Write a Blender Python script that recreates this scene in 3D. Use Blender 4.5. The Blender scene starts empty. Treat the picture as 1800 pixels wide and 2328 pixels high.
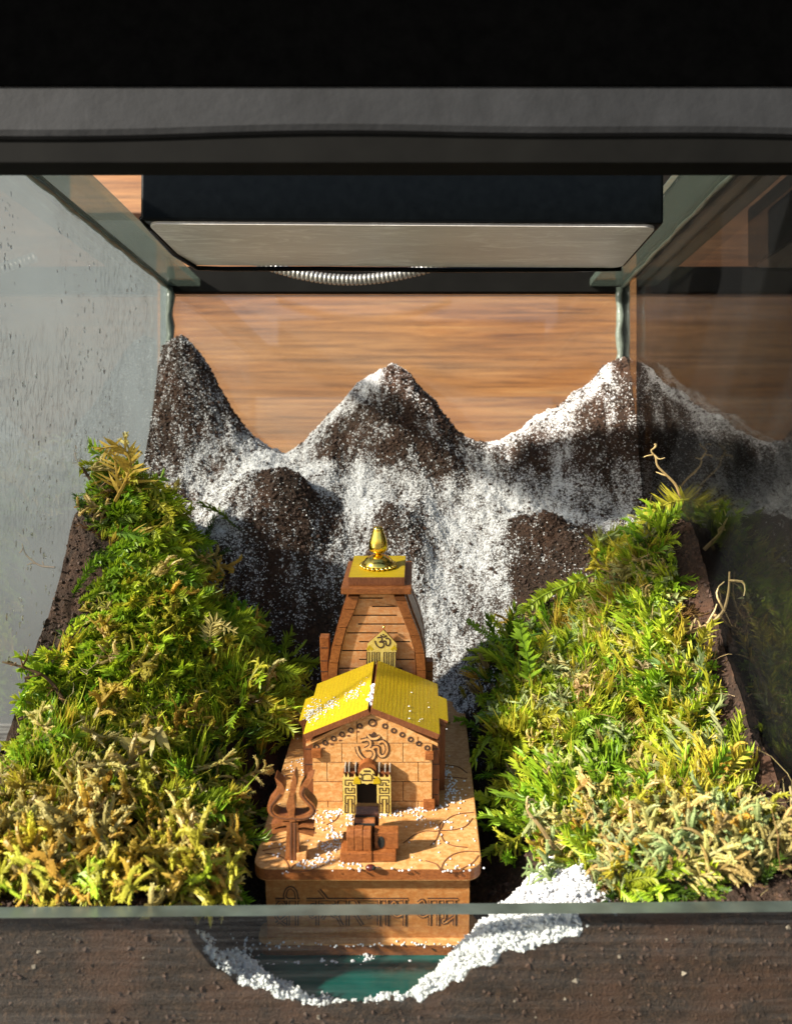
import bpy, math, random
import numpy as np
from mathutils import Matrix, Vector
C = bpy.context; S = C.scene; COL = S.collection
rng = np.random.default_rng(7); random.seed(7)
# ------------------------------------------------------------------ camera, world, sun, exposure   (1 unit = 10 cm, eye at the origin)
S.unit_settings.system = 'METRIC'; S.unit_settings.scale_length = 0.1
FP, CU, CV = 1950.0, 957.0, 1121.0
cd = bpy.data.cameras.new('camera'); cam = bpy.data.objects.new('camera', cd); COL.objects.link(cam)
cam.rotation_euler = (math.radians(90), 0, 0)
cd.sensor_fit = 'HORIZONTAL'; cd.sensor_width = 36; cd.lens = 36*FP/1800
cd.shift_x = -(CU-900)/1800; cd.shift_y = -(1164-CV)/1800
cd.clip_start = .05; cd.clip_end = 400
cd.dof.use_dof = True; cd.dof.focus_distance = 3.85; cd.dof.aperture_fstop = 1.9
S.camera = cam
SUN = Vector((-.76, -.45, .46)).normalized()
w = bpy.data.worlds.new('World'); S.world = w; w.use_nodes = True
wn = w.node_tree.nodes; sky = wn.new('ShaderNodeTexSky'); sky.sky_type = 'NISHITA'; sky.sun_disc = False
sky.sun_elevation = math.asin(SUN.z); sky.sun_rotation = math.atan2(SUN.x, SUN.y)
w.node_tree.links.new(sky.outputs[0], wn['Background'].inputs[0]); wn['Background'].inputs[1].default_value = .07
sl = bpy.data.lights.new('sun', 'SUN'); sl.energy = 5.0; sl.angle = math.radians(2.2); sl.color = (1, .93, .82)
so = bpy.data.objects.new('sun', sl); COL.objects.link(so); so.rotation_euler = SUN.to_track_quat('Z', 'Y').to_euler(); so.location = SUN*20
S.view_settings.view_transform = 'Standard'; S.view_settings.look = 'None'; S.view_settings.exposure = 1.33
S.cycles.transparent_max_bounces = 24; S.cycles.max_bounces = 8
# ------------------------------------------------------------------ helpers
def ray(u, v): return np.array([(u-CU)/FP, 1.0, -(v-CV)/FP])
def at(u, v, D): return ray(u, v)*D
def tag(o, label, cat=None, group=None, kind=None):
    if label: o['label'] = label
    if cat: o['category'] = cat
    if group: o['group'] = group
    if kind: o['kind'] = kind
    return o
def thing(name, label, cat, loc=(0, 0, 0), rot=(0, 0, 0), group=None):
    o = bpy.data.objects.new(name, None); COL.objects.link(o); o.empty_display_size = .05
    o.location = loc; o.rotation_euler = rot; return tag(o, label, cat, group)
def link(name, me, mats, parent=None):
    o = bpy.data.objects.new(name, me); COL.objects.link(o)
    for m in (mats if isinstance(mats, (list, tuple)) else [mats]): me.materials.append(m)
    if parent: o.parent = parent
    return o
def big(name, V, F, mats, parent=None, mi=None, col=None, smooth=False, attrs=None):
    """large mesh from arrays; F is (n,3) or (n,4)"""
    V = np.ascontiguousarray(V, np.float32); F = np.ascontiguousarray(F, np.int32); n, k = F.shape
    me = bpy.data.meshes.new(name); me.vertices.add(len(V)); me.vertices.foreach_set('co', V.ravel())
    me.loops.add(n*k); me.loops.foreach_set('vertex_index', F.ravel()); me.polygons.add(n)
    me.polygons.foreach_set('loop_start', np.arange(0, n*k, k, dtype=np.int32))
    me.polygons.foreach_set('use_smooth', np.full(n, smooth, dtype=bool))
    if mi is not None: me.polygons.foreach_set('material_index', np.asarray(mi, np.int32))
    me.update(calc_edges=True)
    if col is not None:
        a = me.color_attributes.new('col', 'FLOAT_COLOR', 'POINT'); c4 = np.ones((len(V), 4), np.float32); c4[:, :3] = col
        a.data.foreach_set('color', c4.ravel())
    for nm, arr in (attrs or {}).items():
        a = me.attributes.new(nm, 'FLOAT', 'POINT'); a.data.foreach_set('value', np.ascontiguousarray(arr, np.float32))
    return link(name, me, mats, parent)
class MB:
    def __init__(s): s.v = []; s.f = []; s.m = []
    def add(s, V, F, m=0):
        b = len(s.v); s.v += [tuple(map(float, p)) for p in V]; s.f += [tuple(b+i for i in f) for f in F]
        s.m += ([m]*len(F) if isinstance(m, int) else list(m)); return s
    def box(s, x0, x1, y0, y1, z0, z1, m=0):
        V = [(x, y, z) for z in (z0, z1) for y in (y0, y1) for x in (x0, x1)]
        return s.add(V, [(0, 2, 3, 1), (4, 5, 7, 6), (0, 1, 5, 4), (2, 6, 7, 3), (0, 4, 6, 2), (1, 3, 7, 5)], m)
    def prism(s, poly, o, ux, uy, t, m=0, ms=1):
        """polygon in plane (o,ux,uy) extruded by vector t"""
        o, ux, uy, t = map(np.array, (o, ux, uy, t)); n = len(poly)
        A = [o+ux*p[0]+uy*p[1] for p in poly]; B = [a+t for a in A]
        F = [tuple(range(n)), tuple(range(2*n-1, n-1, -1))]+[(i, n+i, n+(i+1) % n, (i+1) % n) for i in range(n)]
        return s.add(A+B, F, [m, m]+[ms]*n)
    def ribbon(s, pts, wd, o, ux, uy, t, m=0, ms=None, closed=False):
        """stroke of width wd along 2-D pts, extruded by t"""
        pts = [np.array(p[:2], float) for p in pts]; n = len(pts); ms = m if ms is None else ms
        wd = [wd]*n if np.isscalar(wd) else wd
        L = []; R = []
        for i in range(n):
            a = pts[i-1] if (i or closed) else pts[i]; b = pts[(i+1) % n] if (i < n-1 or closed) else pts[i]
            d = b-a; d = d/(np.linalg.norm(d)+1e-9); nn = np.array([-d[1], d[0]])*wd[i]/2
            L.append(pts[i]+nn); R.append(pts[i]-nn)
        o, ux, uy, t = map(np.array, (o, ux, uy, t)); V = []
        for l, r in zip(L, R):
            for q in (l, r):
                p = o+ux*q[0]+uy*q[1]; V += [p, p+t]
        F = []; M = []
        for i in range(n if closed else n-1):
            a = 4*i; b = 4*((i+1) % n)
            F += [(a, b, b+2, a+2), (a+1, a+3, b+3, b+1), (a, a+1, b+1, b), (a+2, b+2, b+3, a+3)]; M += [m, m, ms, ms]
        if not closed: F += [(0, 2, 3, 1), (4*n-4, 4*n-3, 4*n-1, 4*n-2)]; M += [ms, ms]
        return s.add(V, F, M)
    def tube(s, pts, r, n=6, m=0):
        pts = [np.array(p, float) for p in pts]; k = len(pts); r = [r]*k if np.isscalar(r) else r; V = []; up = np.array([.13, .21, 1.])
        for i in range(k):
            d = pts[min(i+1, k-1)]-pts[max(i-1, 0)]; d = d/(np.linalg.norm(d)+1e-9)
            a = np.cross(d, up); a = a/(np.linalg.norm(a)+1e-9); b = np.cross(d, a)
            for j in range(n):
                t = 2*math.pi*j/n; V.append(pts[i]+r[i]*(a*math.cos(t)+b*math.sin(t)))
        F = [(i*n+j, i*n+(j+1) % n, (i+1)*n+(j+1) % n, (i+1)*n+j) for i in range(k-1) for j in range(n)]
        F += [tuple(range(n-1, -1, -1)), tuple((k-1)*n+j for j in range(n))]
        return s.add(V, F, m)
    def lathe(s, prof, c=(0, 0, 0), n=24, m=0, flute=0.0, nf=12):
        V = []
        for r, z in prof:
            for j in range(n):
                t = 2*math.pi*j/n; rr = r*(1+flute*abs(math.sin(t*nf/2)))
                V.append((c[0]+rr*math.cos(t), c[1]+rr*math.sin(t), c[2]+z))
        k = len(prof)
        F = [(i*n+j, i*n+(j+1) % n, (i+1)*n+(j+1) % n, (i+1)*n+j) for i in range(k-1) for j in range(n)]
        F += [tuple(range(n-1, -1, -1)), tuple((k-1)*n+j for j in range(n))]
        return s.add(V, F, m)
    def ball(s, c, r, n=8, k=5, m=0, sq=(1, 1, 1)):
        V = [(c[0], c[1], c[2]-r*sq[2])]
        for i in range(1, k):
            a = math.pi*i/k
            for j in range(n):
                t = 2*math.pi*j/n; V.append((c[0]+r*sq[0]*math.sin(a)*math.cos(t), c[1]+r*sq[1]*math.sin(a)*math.sin(t), c[2]-r*sq[2]*math.cos(a)))
        V.append((c[0], c[1], c[2]+r*sq[2])); F = []
        for j in range(n): F += [(0, 1+(j+1) % n, 1+j), (len(V)-1, 1+(k-2)*n+j, 1+(k-2)*n+(j+1) % n)]
        for i in range(k-2):
            for j in range(n): F.append((1+i*n+j, 1+i*n+(j+1) % n, 1+(i+1)*n+(j+1) % n, 1+(i+1)*n+j))
        return s.add(V, F, m)
    def build(s, name, mats, parent=None, smooth=False, bevel=0):
        me = bpy.data.meshes.new(name); me.from_pydata(s.v, [], s.f); me.polygons.foreach_set('material_index', s.m)
        me.validate(); me.update()
        import bmesh
        bm = bmesh.new(); bm.from_mesh(me); bmesh.ops.recalc_face_normals(bm, faces=bm.faces[:])
        if bevel: bmesh.ops.bevel(bm, geom=[e for e in bm.edges if len(e.link_faces) == 2 and e.calc_face_angle(0) > .6], offset=bevel, segments=2, profile=.6, affect='EDGES', clamp_overlap=True)
        bm.to_mesh(me); bm.free()
        if smooth: me.polygons.foreach_set('use_smooth', [True]*len(me.polygons))
        return link(name, me, mats, parent)
def rrect(x0, x1, y0, y1, r, n=6):
    out = []
    for cx, cy, a0 in ((x1-r, y0+r, -90), (x1-r, y1-r, 0), (x0+r, y1-r, 90), (x0+r, y0+r, 180)):
        for i in range(n+1):
            a = math.radians(a0+90*i/n); out.append((cx+r*math.cos(a), cy+r*math.sin(a)))
    return out
def smooth_line(pts, k=5):
    """Catmull-Rom through pts (any number of columns)"""
    P = [np.array(p, float) for p in pts]; P = [2*P[0]-P[1]]+P+[2*P[-1]-P[-2]]; out = []
    for i in range(1, len(P)-2):
        for j in range(k):
            t = j/k; a, b, c, d = P[i-1:i+3]
            out.append(.5*((2*b)+(-a+c)*t+(2*a-5*b+4*c-d)*t*t+(-a+3*b-3*c+d)*t**3))
    out.append(P[-2]); return out
# ------------------------------------------------------------------ materials
def mat(name):
    m = bpy.data.materials.new(name); m.use_nodes = True; nt = m.node_tree; b = nt.nodes['Principled BSDF']; return m, nt, b
def nd(nt, t, **k):
    n = nt.nodes.new(t)
    for a, v in k.items():
        if a.startswith('i_'):
            key = a[2:]; n.inputs[int(key) if key.isdigit() else key].default_value = v
        else: setattr(n, a, v)
    return n
def coords(nt, scale=(1, 1, 1), kind='Object', rot=(0, 0, 0)):
    tc = nd(nt, 'ShaderNodeTexCoord'); mp = nd(nt, 'ShaderNodeMapping'); mp.inputs['Scale'].default_value = scale; mp.inputs['Rotation'].default_value = rot
    nt.links.new(tc.outputs[kind], mp.inputs[0]); return mp.outputs[0]
def noise(nt, vec, scale, detail=4, rough=.55, dist=0):
    n = nd(nt, 'ShaderNodeTexNoise'); n.inputs['Scale'].default_value = scale; n.inputs['Detail'].default_value = detail
    n.inputs['Roughness'].default_value = rough; n.inputs['Distortion'].default_value = dist; nt.links.new(vec, n.inputs['Vector']); return n.outputs[0]
def ramp(nt, fac, stops, interp='LINEAR'):
    r = nd(nt, 'ShaderNodeValToRGB'); e = r.color_ramp.elements; r.color_ramp.interpolation = interp
    while len(e) < len(stops): e.new(.5)
    for el, (p, c) in zip(e, stops): el.position = p; el.color = (*c, 1) if len(c) == 3 else c
    nt.links.new(fac, r.inputs[0]); return r.outputs[0]
def mixc(nt, fac, a, b, blend='MIX'):
    m = nd(nt, 'ShaderNodeMix', data_type='RGBA', blend_type=blend)
    for sock, val in ((m.inputs[0], fac), (m.inputs[6], a), (m.inputs[7], b)):
        if hasattr(val, 'is_linked'): nt.links.new(val, sock)
        elif isinstance(val, (int, float)): sock.default_value = val
        else: sock.default_value = (*val, 1)
    return m.outputs[2]
def mathn(nt, op, a, b=None):
    m = nd(nt, 'ShaderNodeMath', operation=op)
    for s_, val in zip(m.inputs, (a, b)):
        if val is None: continue
        if hasattr(val, 'is_linked'): nt.links.new(val, s_)
        else: s_.default_value = val
    return m.outputs[0]
def bump(nt, b, h, strength=.3, dist=.01):
    n = nd(nt, 'ShaderNodeBump'); n.inputs['Strength'].default_value = strength; n.inputs['Distance'].default_value = dist
    nt.links.new(h, n.inputs['Height']); nt.links.new(n.outputs[0], b.inputs['Normal'])
def wood(name, c0, c1, c2, scale=1., grain=(1, 14, 14), rough=.5, bs=.25, rot=(0, 0, 0), blotch=None, spec=.4):
    m, nt, b = mat(name); v = coords(nt, tuple(g*scale for g in grain), rot=rot); g = noise(nt, v, 3.0, 6, .65, .6)
    col = ramp(nt, g, [(.28, c0), (.5, c1), (.72, c2)])
    v2 = coords(nt, (scale, scale, scale))
    if blotch:
        f = ramp(nt, noise(nt, v2, 9., 5, .65, .4), [(.46, (0, 0, 0)), (.57, (1, 1, 1))]); col = mixc(nt, mathn(nt, 'MULTIPLY', f, .72), col, blotch)
    f2 = noise(nt, v2, 60, 3, .7); col = mixc(nt, .5, col, ramp(nt, f2, [(.3, (.45, .45, .45)), (.65, (1, 1, 1))]), 'MULTIPLY')
    nt.links.new(col, b.inputs['Base Color']); b.inputs['Roughness'].default_value = rough; b.inputs['Specular IOR Level'].default_value = spec
    bump(nt, b, mathn(nt, 'ADD', g, mathn(nt, 'MULTIPLY', f2, .5)), bs, .006); return m
def plain(name, c, rough=.5, metal=0., nscale=20, var=.25, bs=.1, spec=.5, bd=.004):
    m, nt, b = mat(name); v = coords(nt); n = noise(nt, v, nscale, 5, .6)
    lo = tuple(x*(1-var) for x in c); hi = tuple(min(1, x*(1+var)) for x in c)
    nt.links.new(ramp(nt, n, [(.3, lo), (.7, hi)]), b.inputs['Base Color']); b.inputs['Roughness'].default_value = rough
    b.inputs['Metallic'].default_value = metal; b.inputs['Specular IOR Level'].default_value = spec; bump(nt, b, n, bs, bd); return m
M = {}
M['ply'] = wood('birch_ply_face', (.50, .225, .066), (.63, .335, .120), (.73, .45, .195), 6, (1, 4, 4), .5, .3, blotch=(.50, .21, .05))
M['plyt'] = wood('birch_ply_tower', (.48, .20, .075), (.60, .30, .125), (.69, .41, .20), 6, (1, 4, 4), .5, .35, blotch=(.55, .21, .06))
M['edge'] = wood('laser_cut_edge', (.10, .030, .011), (.18, .060, .020), (.26, .095, .034), 5, (14, 3, 3), .4, .25)
M['edge2'] = wood('stained_wood', (.14, .040, .010), (.26, .083, .020), (.36, .130, .036), 5, (4, 4, 8), .4, .25)
M['burn'] = plain('burnt_engraving', (.045, .018, .008), .7)
M['burn2'] = plain('scorched_line', (.13, .045, .014), .7)
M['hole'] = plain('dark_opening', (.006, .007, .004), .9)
M['yellow'] = wood('yellow_painted_wood', (.33, .205, .004), (.53, .365, .006), (.62, .455, .012), 4, (1.2, 22, 22), .45, .3)
M['yellow2'] = wood('pale_yellow_print', (.56, .38, .06), (.66, .49, .12), (.72, .57, .18), 8, (3, 3, 3), .5, .15)
M['gold'] = plain('gold_metal', (.95, .66, .13), .16, 1., 30, .06, .15)
M['black'] = plain('black_border_fill', (.0009, .0009, .0009), .95, spec=.0)
M['rail'] = plain('dark_grey_rail', (.0145, .0148, .0155), .8, nscale=6, var=.35, bs=.35, spec=.3, bd=.02)
M['raild'] = plain('black_rail_shaded_lip', (.0045, .0043, .0036), .8, nscale=6, spec=.08)  # black of the back rail; on the lip partly painted shade under the rail
M['boxfront'] = plain('glossy_black_acrylic', (.0025, .0032, .0036), .2, spec=.07)
def mk_boxunder():
    m, nt, b = mat('brushed_grey_underside'); v = coords(nt, (1.0, 3.2, 1)); v2 = coords(nt, (2.2, 9, 1), rot=(0, 0, .22))
    n = noise(nt, v, 1.3, 5, .6, .8); n2 = noise(nt, v2, 1.6, 7, .75, 1.2)
    c = ramp(nt, n, [(.3, (.58, .54, .49)), (.6, (.70, .66, .60))]); c = mixc(nt, ramp(nt, n2, [(.50, (0, 0, 0)), (.66, (.85, .85, .85))]), c, (.92, .90, .84))
    nt.links.new(c, b.inputs['Base Color']); b.inputs['Roughness'].default_value = .38; b.inputs['Metallic'].default_value = .0; return m
M['boxunder'] = mk_boxunder()
M['steel'] = plain('silver_hose', (.42, .40, .35), .35, .6, 40, .15)
M['edgeglass'] = plain('green_glass_edge', (.070, .088, .076), .3, 0, 8, .35, .2)
M['silicone'] = plain('clear_green_silicone', (.13, .155, .125), .3, 0, 14, .3, .3, bd=.02)
def mk_floor():
    m, nt, b = mat('grey_wood_floor'); v = coords(nt, (.5, 7, 1), kind='Object'); g = noise(nt, v, 2.2, 7, .7, .6)
    nt.links.new(ramp(nt, g, [(.42, (.02, .018, .016)), (.5, (.09, .083, .077)), (.62, (.36, .345, .325))]), b.inputs['Base Color']); b.inputs['Roughness'].default_value = .5; bump(nt, b, g, .2, .01); return m
M['floor'] = mk_floor()
def mk_panel():
    m, nt, b = mat('orange_brown_wood_panel'); v = coords(nt, (.34, 1, 7.5)); g = noise(nt, v, 1.5, 9, .72, .6); v2 = coords(nt, (.12, 1, 1.2)); g2 = noise(nt, v2, 2.1, 3, .5, .3)
    v3 = coords(nt, (.45, 1, 17)); g3 = noise(nt, v3, 2.0, 7, .78, .35)
    c = ramp(nt, g, [(.30, (.12, .038, .007)), (.47, (.26, .094, .019)), (.60, (.36, .148, .038)), (.74, (.46, .25, .09))])
    c = mixc(nt, ramp(nt, g2, [(.42, (0, 0, 0)), (.62, (.4, .4, .4))]), c, (.34, .19, .08))
    c = mixc(nt, .85, c, ramp(nt, g3, [(.38, (.40, .36, .33)), (.54, (1, 1, 1))]), 'MULTIPLY')
    nt.links.new(c, b.inputs['Base Color']); b.inputs['Roughness'].default_value = .55; return m
M['panel'] = mk_panel()
M['wall'] = plain('grey_plaster', (.088, .091, .094), .9, nscale=.8, var=.2)
M['dark'] = plain('charcoal_board', (.006, .0055, .005), .9, nscale=2., var=.4, spec=.03)
def mk_glass(name, fog=0., droplets=False, foglo=0., tint=(.235, .275, .285)):
    m, nt, b = mat(name); nt.nodes.remove(b); out = nt.nodes['Material Output']
    lw = nd(nt, 'ShaderNodeLayerWeight'); lw.inputs['Blend'].default_value = .5
    f = mathn(nt, 'ADD', mathn(nt, 'MULTIPLY', mathn(nt, 'POWER', lw.outputs['Facing'], 5.), .95), .045)
    tr = nd(nt, 'ShaderNodeBsdfTransparent'); tr.inputs[0].default_value = (.965, .98, .967, 1)
    gl = nd(nt, 'ShaderNodeBsdfGlossy'); gl.inputs['Roughness'].default_value = .02
    mx = nd(nt, 'ShaderNodeMixShader'); nt.links.new(f, mx.inputs[0]); nt.links.new(tr.outputs[0], mx.inputs[1]); nt.links.new(gl.outputs[0], mx.inputs[2]); res = mx.outputs[0]
    if fog:
        v = coords(nt, (1, 1, 1)); n = noise(nt, v, 1.1, 5, .6, .5); v2 = coords(nt, (60, 60, 26)); dr = noise(nt, v2, .6, 3, .65, .4)
        amt = ramp(nt, n, [(.3, (foglo,)*3), (.65, (fog,)*3)])
        if droplets:
            sx = nd(nt, 'ShaderNodeSeparateXYZ'); nt.links.new(coords(nt), sx.inputs[0]); mr = nd(nt, 'ShaderNodeMapRange'); mr.inputs[1].default_value = -.7; mr.inputs[2].default_value = .35; mr.inputs[3].default_value = .16
            nt.links.new(sx.outputs[2], mr.inputs[0]); amt = mathn(nt, 'MULTIPLY', amt, mr.outputs[0])
        df = nd(nt, 'ShaderNodeBsdfDiffuse'); df.inputs[0].default_value = (*tint, 1); tl = nd(nt, 'ShaderNodeBsdfTranslucent'); tl.inputs[0].default_value = (*tint, 1)
        if droplets:
            bp = nd(nt, 'ShaderNodeBump'); bp.inputs['Strength'].default_value = .6; bp.inputs['Distance'].default_value = .05
            mk = ramp(nt, noise(nt, coords(nt, (1, 1, .6)), 1.6, 3, .5), [(.45, (0, 0, 0)), (.6, (1, 1, 1))])
            nt.links.new(mathn(nt, 'MULTIPLY', ramp(nt, dr, [(.5, (0, 0, 0)), (.66, (1, 1, 1))]), mk), bp.inputs['Height'])
            nt.links.new(bp.outputs[0], df.inputs['Normal']); nt.links.new(bp.outputs[0], tl.inputs['Normal'])
        m2 = nd(nt, 'ShaderNodeMixShader'); m2.inputs[0].default_value = .5; nt.links.new(df.outputs[0], m2.inputs[1]); nt.links.new(tl.outputs[0], m2.inputs[2])
        m3 = nd(nt, 'ShaderNodeMixShader'); nt.links.new(amt, m3.inputs[0]); nt.links.new(res, m3.inputs[1]); nt.links.new(m2.outputs[0], m3.inputs[2]); res = m3.outputs[0]
    nt.links.new(res, out.inputs[0]); return m
M['glass'] = mk_glass('clear_glass')
M['glassfog'] = mk_glass('condensation_glass', .50, True, .30)
M['brace'] = mk_glass('greenish_brace_glass', .62, False, .40, (.12, .15, .12))
M['glasssmoky'] = mk_glass('smoky_dusty_glass', .34, False, .18, (.022, .023, .024))
M['glassdusty'] = mk_glass('dusty_glass', .16, False, .05)
def mk_soil():
    m, nt, b = mat('dark_potting_soil'); v = coords(nt); n = noise(nt, v, 46, 6, .75); n2 = noise(nt, v, 5, 4, .6); n3 = noise(nt, v, 105, 3, .6)
    c = ramp(nt, n, [(.3, (.009, .006, .0045)), (.55, (.038, .022, .013)), (.75, (.125, .068, .038))])
    c = mixc(nt, ramp(nt, n2, [(.45, (0, 0, 0)), (.66, (.75, .75, .75))]), c, (.070, .032, .017))
    at_ = nd(nt, 'ShaderNodeAttribute', attribute_name='snow'); s = at_.outputs['Fac']
    n4 = noise(nt, v, 60, 3, .7, .3)
    d = mathn(nt, 'SUBTRACT', mathn(nt, 'ADD', mathn(nt, 'MULTIPLY', s, .31), .275), mathn(nt, 'ADD', mathn(nt, 'MULTIPLY', n3, .5), mathn(nt, 'MULTIPLY', n4, .5)))
    k = ramp(nt, mathn(nt, 'ADD', mathn(nt, 'MULTIPLY', d, 5.5), .5), [(.2, (0, 0, 0)), (.8, (1, 1, 1))])
    k = mathn(nt, 'MULTIPLY', k, ramp(nt, s, [(.03, (0, 0, 0)), (.12, (1, 1, 1))]))
    c = mixc(nt, mathn(nt, 'MULTIPLY', ramp(nt, s, [(.35, (0, 0, 0)), (1., (1, 1, 1))]), .42), c, (.40, .38, .36))
    c = mixc(nt, k, c, (.74, .735, .725)); nt.links.new(c, b.inputs['Base Color']); b.inputs['Roughness'].default_value = .75; b.inputs['Specular IOR Level'].default_value = .25
    bump(nt, b, mathn(nt, 'ADD', n, n3), .6, .02); return m
M['soil'] = mk_soil()
def mk_snow():
    m, nt, b = mat('white_snow_grain'); b.inputs['Base Color'].default_value = (.76, .76, .75, 1); b.inputs['Roughness'].default_value = .45
    b.inputs['Subsurface Weight'].default_value = 0.; n = noise(nt, coords(nt), 40, 2); nt.links.new(ramp(nt, n, [(.3, (.62, .61, .60)), (.7, (.82, .82, .81))]), b.inputs['Base Color']); return m
M['snow'] = mk_snow()
def mk_moss(name, rough=.45, tl=.35):
    m, nt, b = mat(name); a = nd(nt, 'ShaderNodeAttribute', attribute_name='col'); out = nt.nodes['Material Output']
    n = noise(nt, coords(nt), 90, 2, .5); c = mixc(nt, .5, a.outputs['Color'], ramp(nt, n, [(.3, (.6, .6, .6)), (.7, (1, 1, 1))]), 'MULTIPLY')
    nt.links.new(c, b.inputs['Base Color']); b.inputs['Roughness'].default_value = rough; b.inputs['Specular IOR Level'].default_value = .35
    t = nd(nt, 'ShaderNodeBsdfTranslucent'); nt.links.new(c, t.inputs[0]); mx = nd(nt, 'ShaderNodeMixShader'); mx.inputs[0].default_value = tl
    nt.links.new(b.outputs[0], mx.inputs[1]); nt.links.new(t.outputs[0], mx.inputs[2]); nt.links.new(mx.outputs[0], out.inputs[0]); return m
M['moss'] = mk_moss('moss_leaf'); M['root'] = mk_moss('dry_root', .6, .1)
M['crumb'] = plain('soil_crumb', (.045, .022, .012), .8, nscale=30, var=.6)
M['crumblight'] = plain('pale_perlite', (.20, .16, .12), .8, nscale=30, var=.5)
M['drop'], _nt, _b = mat('water_drop'); _b.inputs['Transmission Weight'].default_value = 1.; _b.inputs['Roughness'].default_value = .04; _b.inputs['IOR'].default_value = 1.33
M['baseply'] = wood('shaded_base_ply', (.27, .105, .028), (.40, .175, .050), (.52, .27, .095), 6, (1, 4, 4), .5, .3, blotch=(.34, .12, .025))  # front panel ply; its weaker light is painted in as a darker colour
M['trident'] = wood('varnished_brown_wood', (.16, .05, .014), (.28, .095, .026), (.40, .16, .05), 5, (4, 4, 8), .25, .25, spec=.6)
M['spire'] = plain('grey_spire_edge', (.34, .30, .24), .5)
M['bullhead'] = wood('dark_stained_wood', (.05, .018, .012), (.10, .038, .022), (.16, .065, .035), 5, (4, 4, 8), .35, .25)
M['seed'] = plain('dark_red_husk', (.07, .012, .008), .3)
M['water'] = plain('teal_resin_water', (.004, .075, .062), .12, 0, 6, .3, .1)
# ------------------------------------------------------------------ setting
XL, XR, YF, YB = -1.67, 1.327, 2.65, 5.66; ZTOP, ZBOT = 1.40, -2.45
def struct(name, mb, m, label=None, **k): return tag(mb.build(name, m, **k), label, None, None, 'structure')
struct('floor', MB().box(-30, 30, -25, 30, ZBOT-.22, ZBOT-.08), M['floor'])
struct('wood_wall_panel', MB().box(-2.64, 2.6, 8.6, 8.8, ZBOT-.08, 2.2).box(-2.64, 2.6, 8.56, 8.8, 2.2, 3.4).box(-3.5, -2.64, 8.56, 8.8, 2.80, 3.4), M['panel'])
struct('dark_side_board', MB().box(1.44, 1.56, 2.3, 5.74, ZBOT-.08, 3.3), M['dark'])
struct('grey_wall', MB().box(-16, 5, 9.4, 9.6, ZBOT-.08, 4.8), M['wall'])
# ------------------------------------------------------------------ glass tank
tank = thing('glass_terrarium', 'open fronted glass terrarium holding the moss and snow landscape', 'terrarium', ((XL+XR)/2, (YF+YB)/2, ZBOT))
def pt(o):      # keep world-placed parts where they are under an unrotated thing
    o.matrix_parent_inverse = Matrix.Translation(-o.parent.location); return o
def pane(name, x0, x1, y0, y1, z0, z1, mats, inner=None, label=None):
    b = MB().box(x0, x1, y0, y1, z0, z1); dims = (x1-x0, y1-y0, z1-z0); ax = dims.index(min(dims))
    pair = {0: (4, 5), 1: (2, 3), 2: (0, 1)}[ax]; b.m = [0 if i in pair else 1 for i in range(6)]
    if inner is not None: b.m[pair[inner]] = 2
    o = pt(b.build(name, mats, tank)); 
    if label: o['label'] = label
    return o
g, e = M['glass'], M['edgeglass']; T = .05
pane('side_pane', XL-T, XL, YF+.04, YB, ZBOT+.06, ZTOP, [g, e, M['glassfog']], 1, 'fogged left glass pane covered in condensation')
pane('side_pane', XR, XR+T, YF+.04, YB, ZBOT+.06, ZTOP, [g, e, M['glasssmoky']], 0, 'clear right glass pane mirroring the mountain')
pane('back_pane', XL, XR, YB, YB+T, ZBOT+.06, ZTOP-.09, [g, e, M['glassdusty']], 0)
fp = pane('front_pane', XL-.4, XR+.4, YF-.02, YF+.05, ZBOT+.06, -1.294, [g, e], None, 'low front glass pane with a grey green top edge')
fp.rotation_euler = (0, -math.radians(.45), 0)
pane('bottom_pane', XL-.4, XR+.4, YF, YB, ZBOT, ZBOT+.058, [g, e])
# braces lying along the top of the side panes, corner seams
for sgn in (-1, 1):
    x = XL if sgn < 0 else XR
    bm_ = MB().box(min(x, x-sgn*.22), max(x, x-sgn*.22), 2.75, YB-.01, ZTOP-.04, ZTOP+.01)
    pt(bm_.build('top_brace', M['brace'], tank, bevel=.008))
    zb = np.linspace(ZTOP-.05, -.2, 26)
    pts = [(x-sgn*(.020+.006*math.sin(i*1.7)), YB-.022, z) for i, z in enumerate(zb)]
    pt(MB().tube(pts, [.026+.004*math.sin(i*2.3+sgn) for i in range(26)], 7).build('corner_seam', M['silicone'], tank, smooth=True))
    yb = np.linspace(2.8, YB-.03, 30)
    pt(MB().tube([(x-sgn*(.012+.004*math.sin(i*1.3)), y, ZTOP-.052) for i, y in enumerate(yb)], [.012+.003*math.sin(i*2.1) for i in range(30)], 6).build('top_seam', M['silicone'], tank, smooth=True))
pt(MB().box(XL, XR, YB-.03, YB+T, ZTOP-.078, ZTOP+.09).build('back_rail', M['raild'], tank, bevel=.006))
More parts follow.
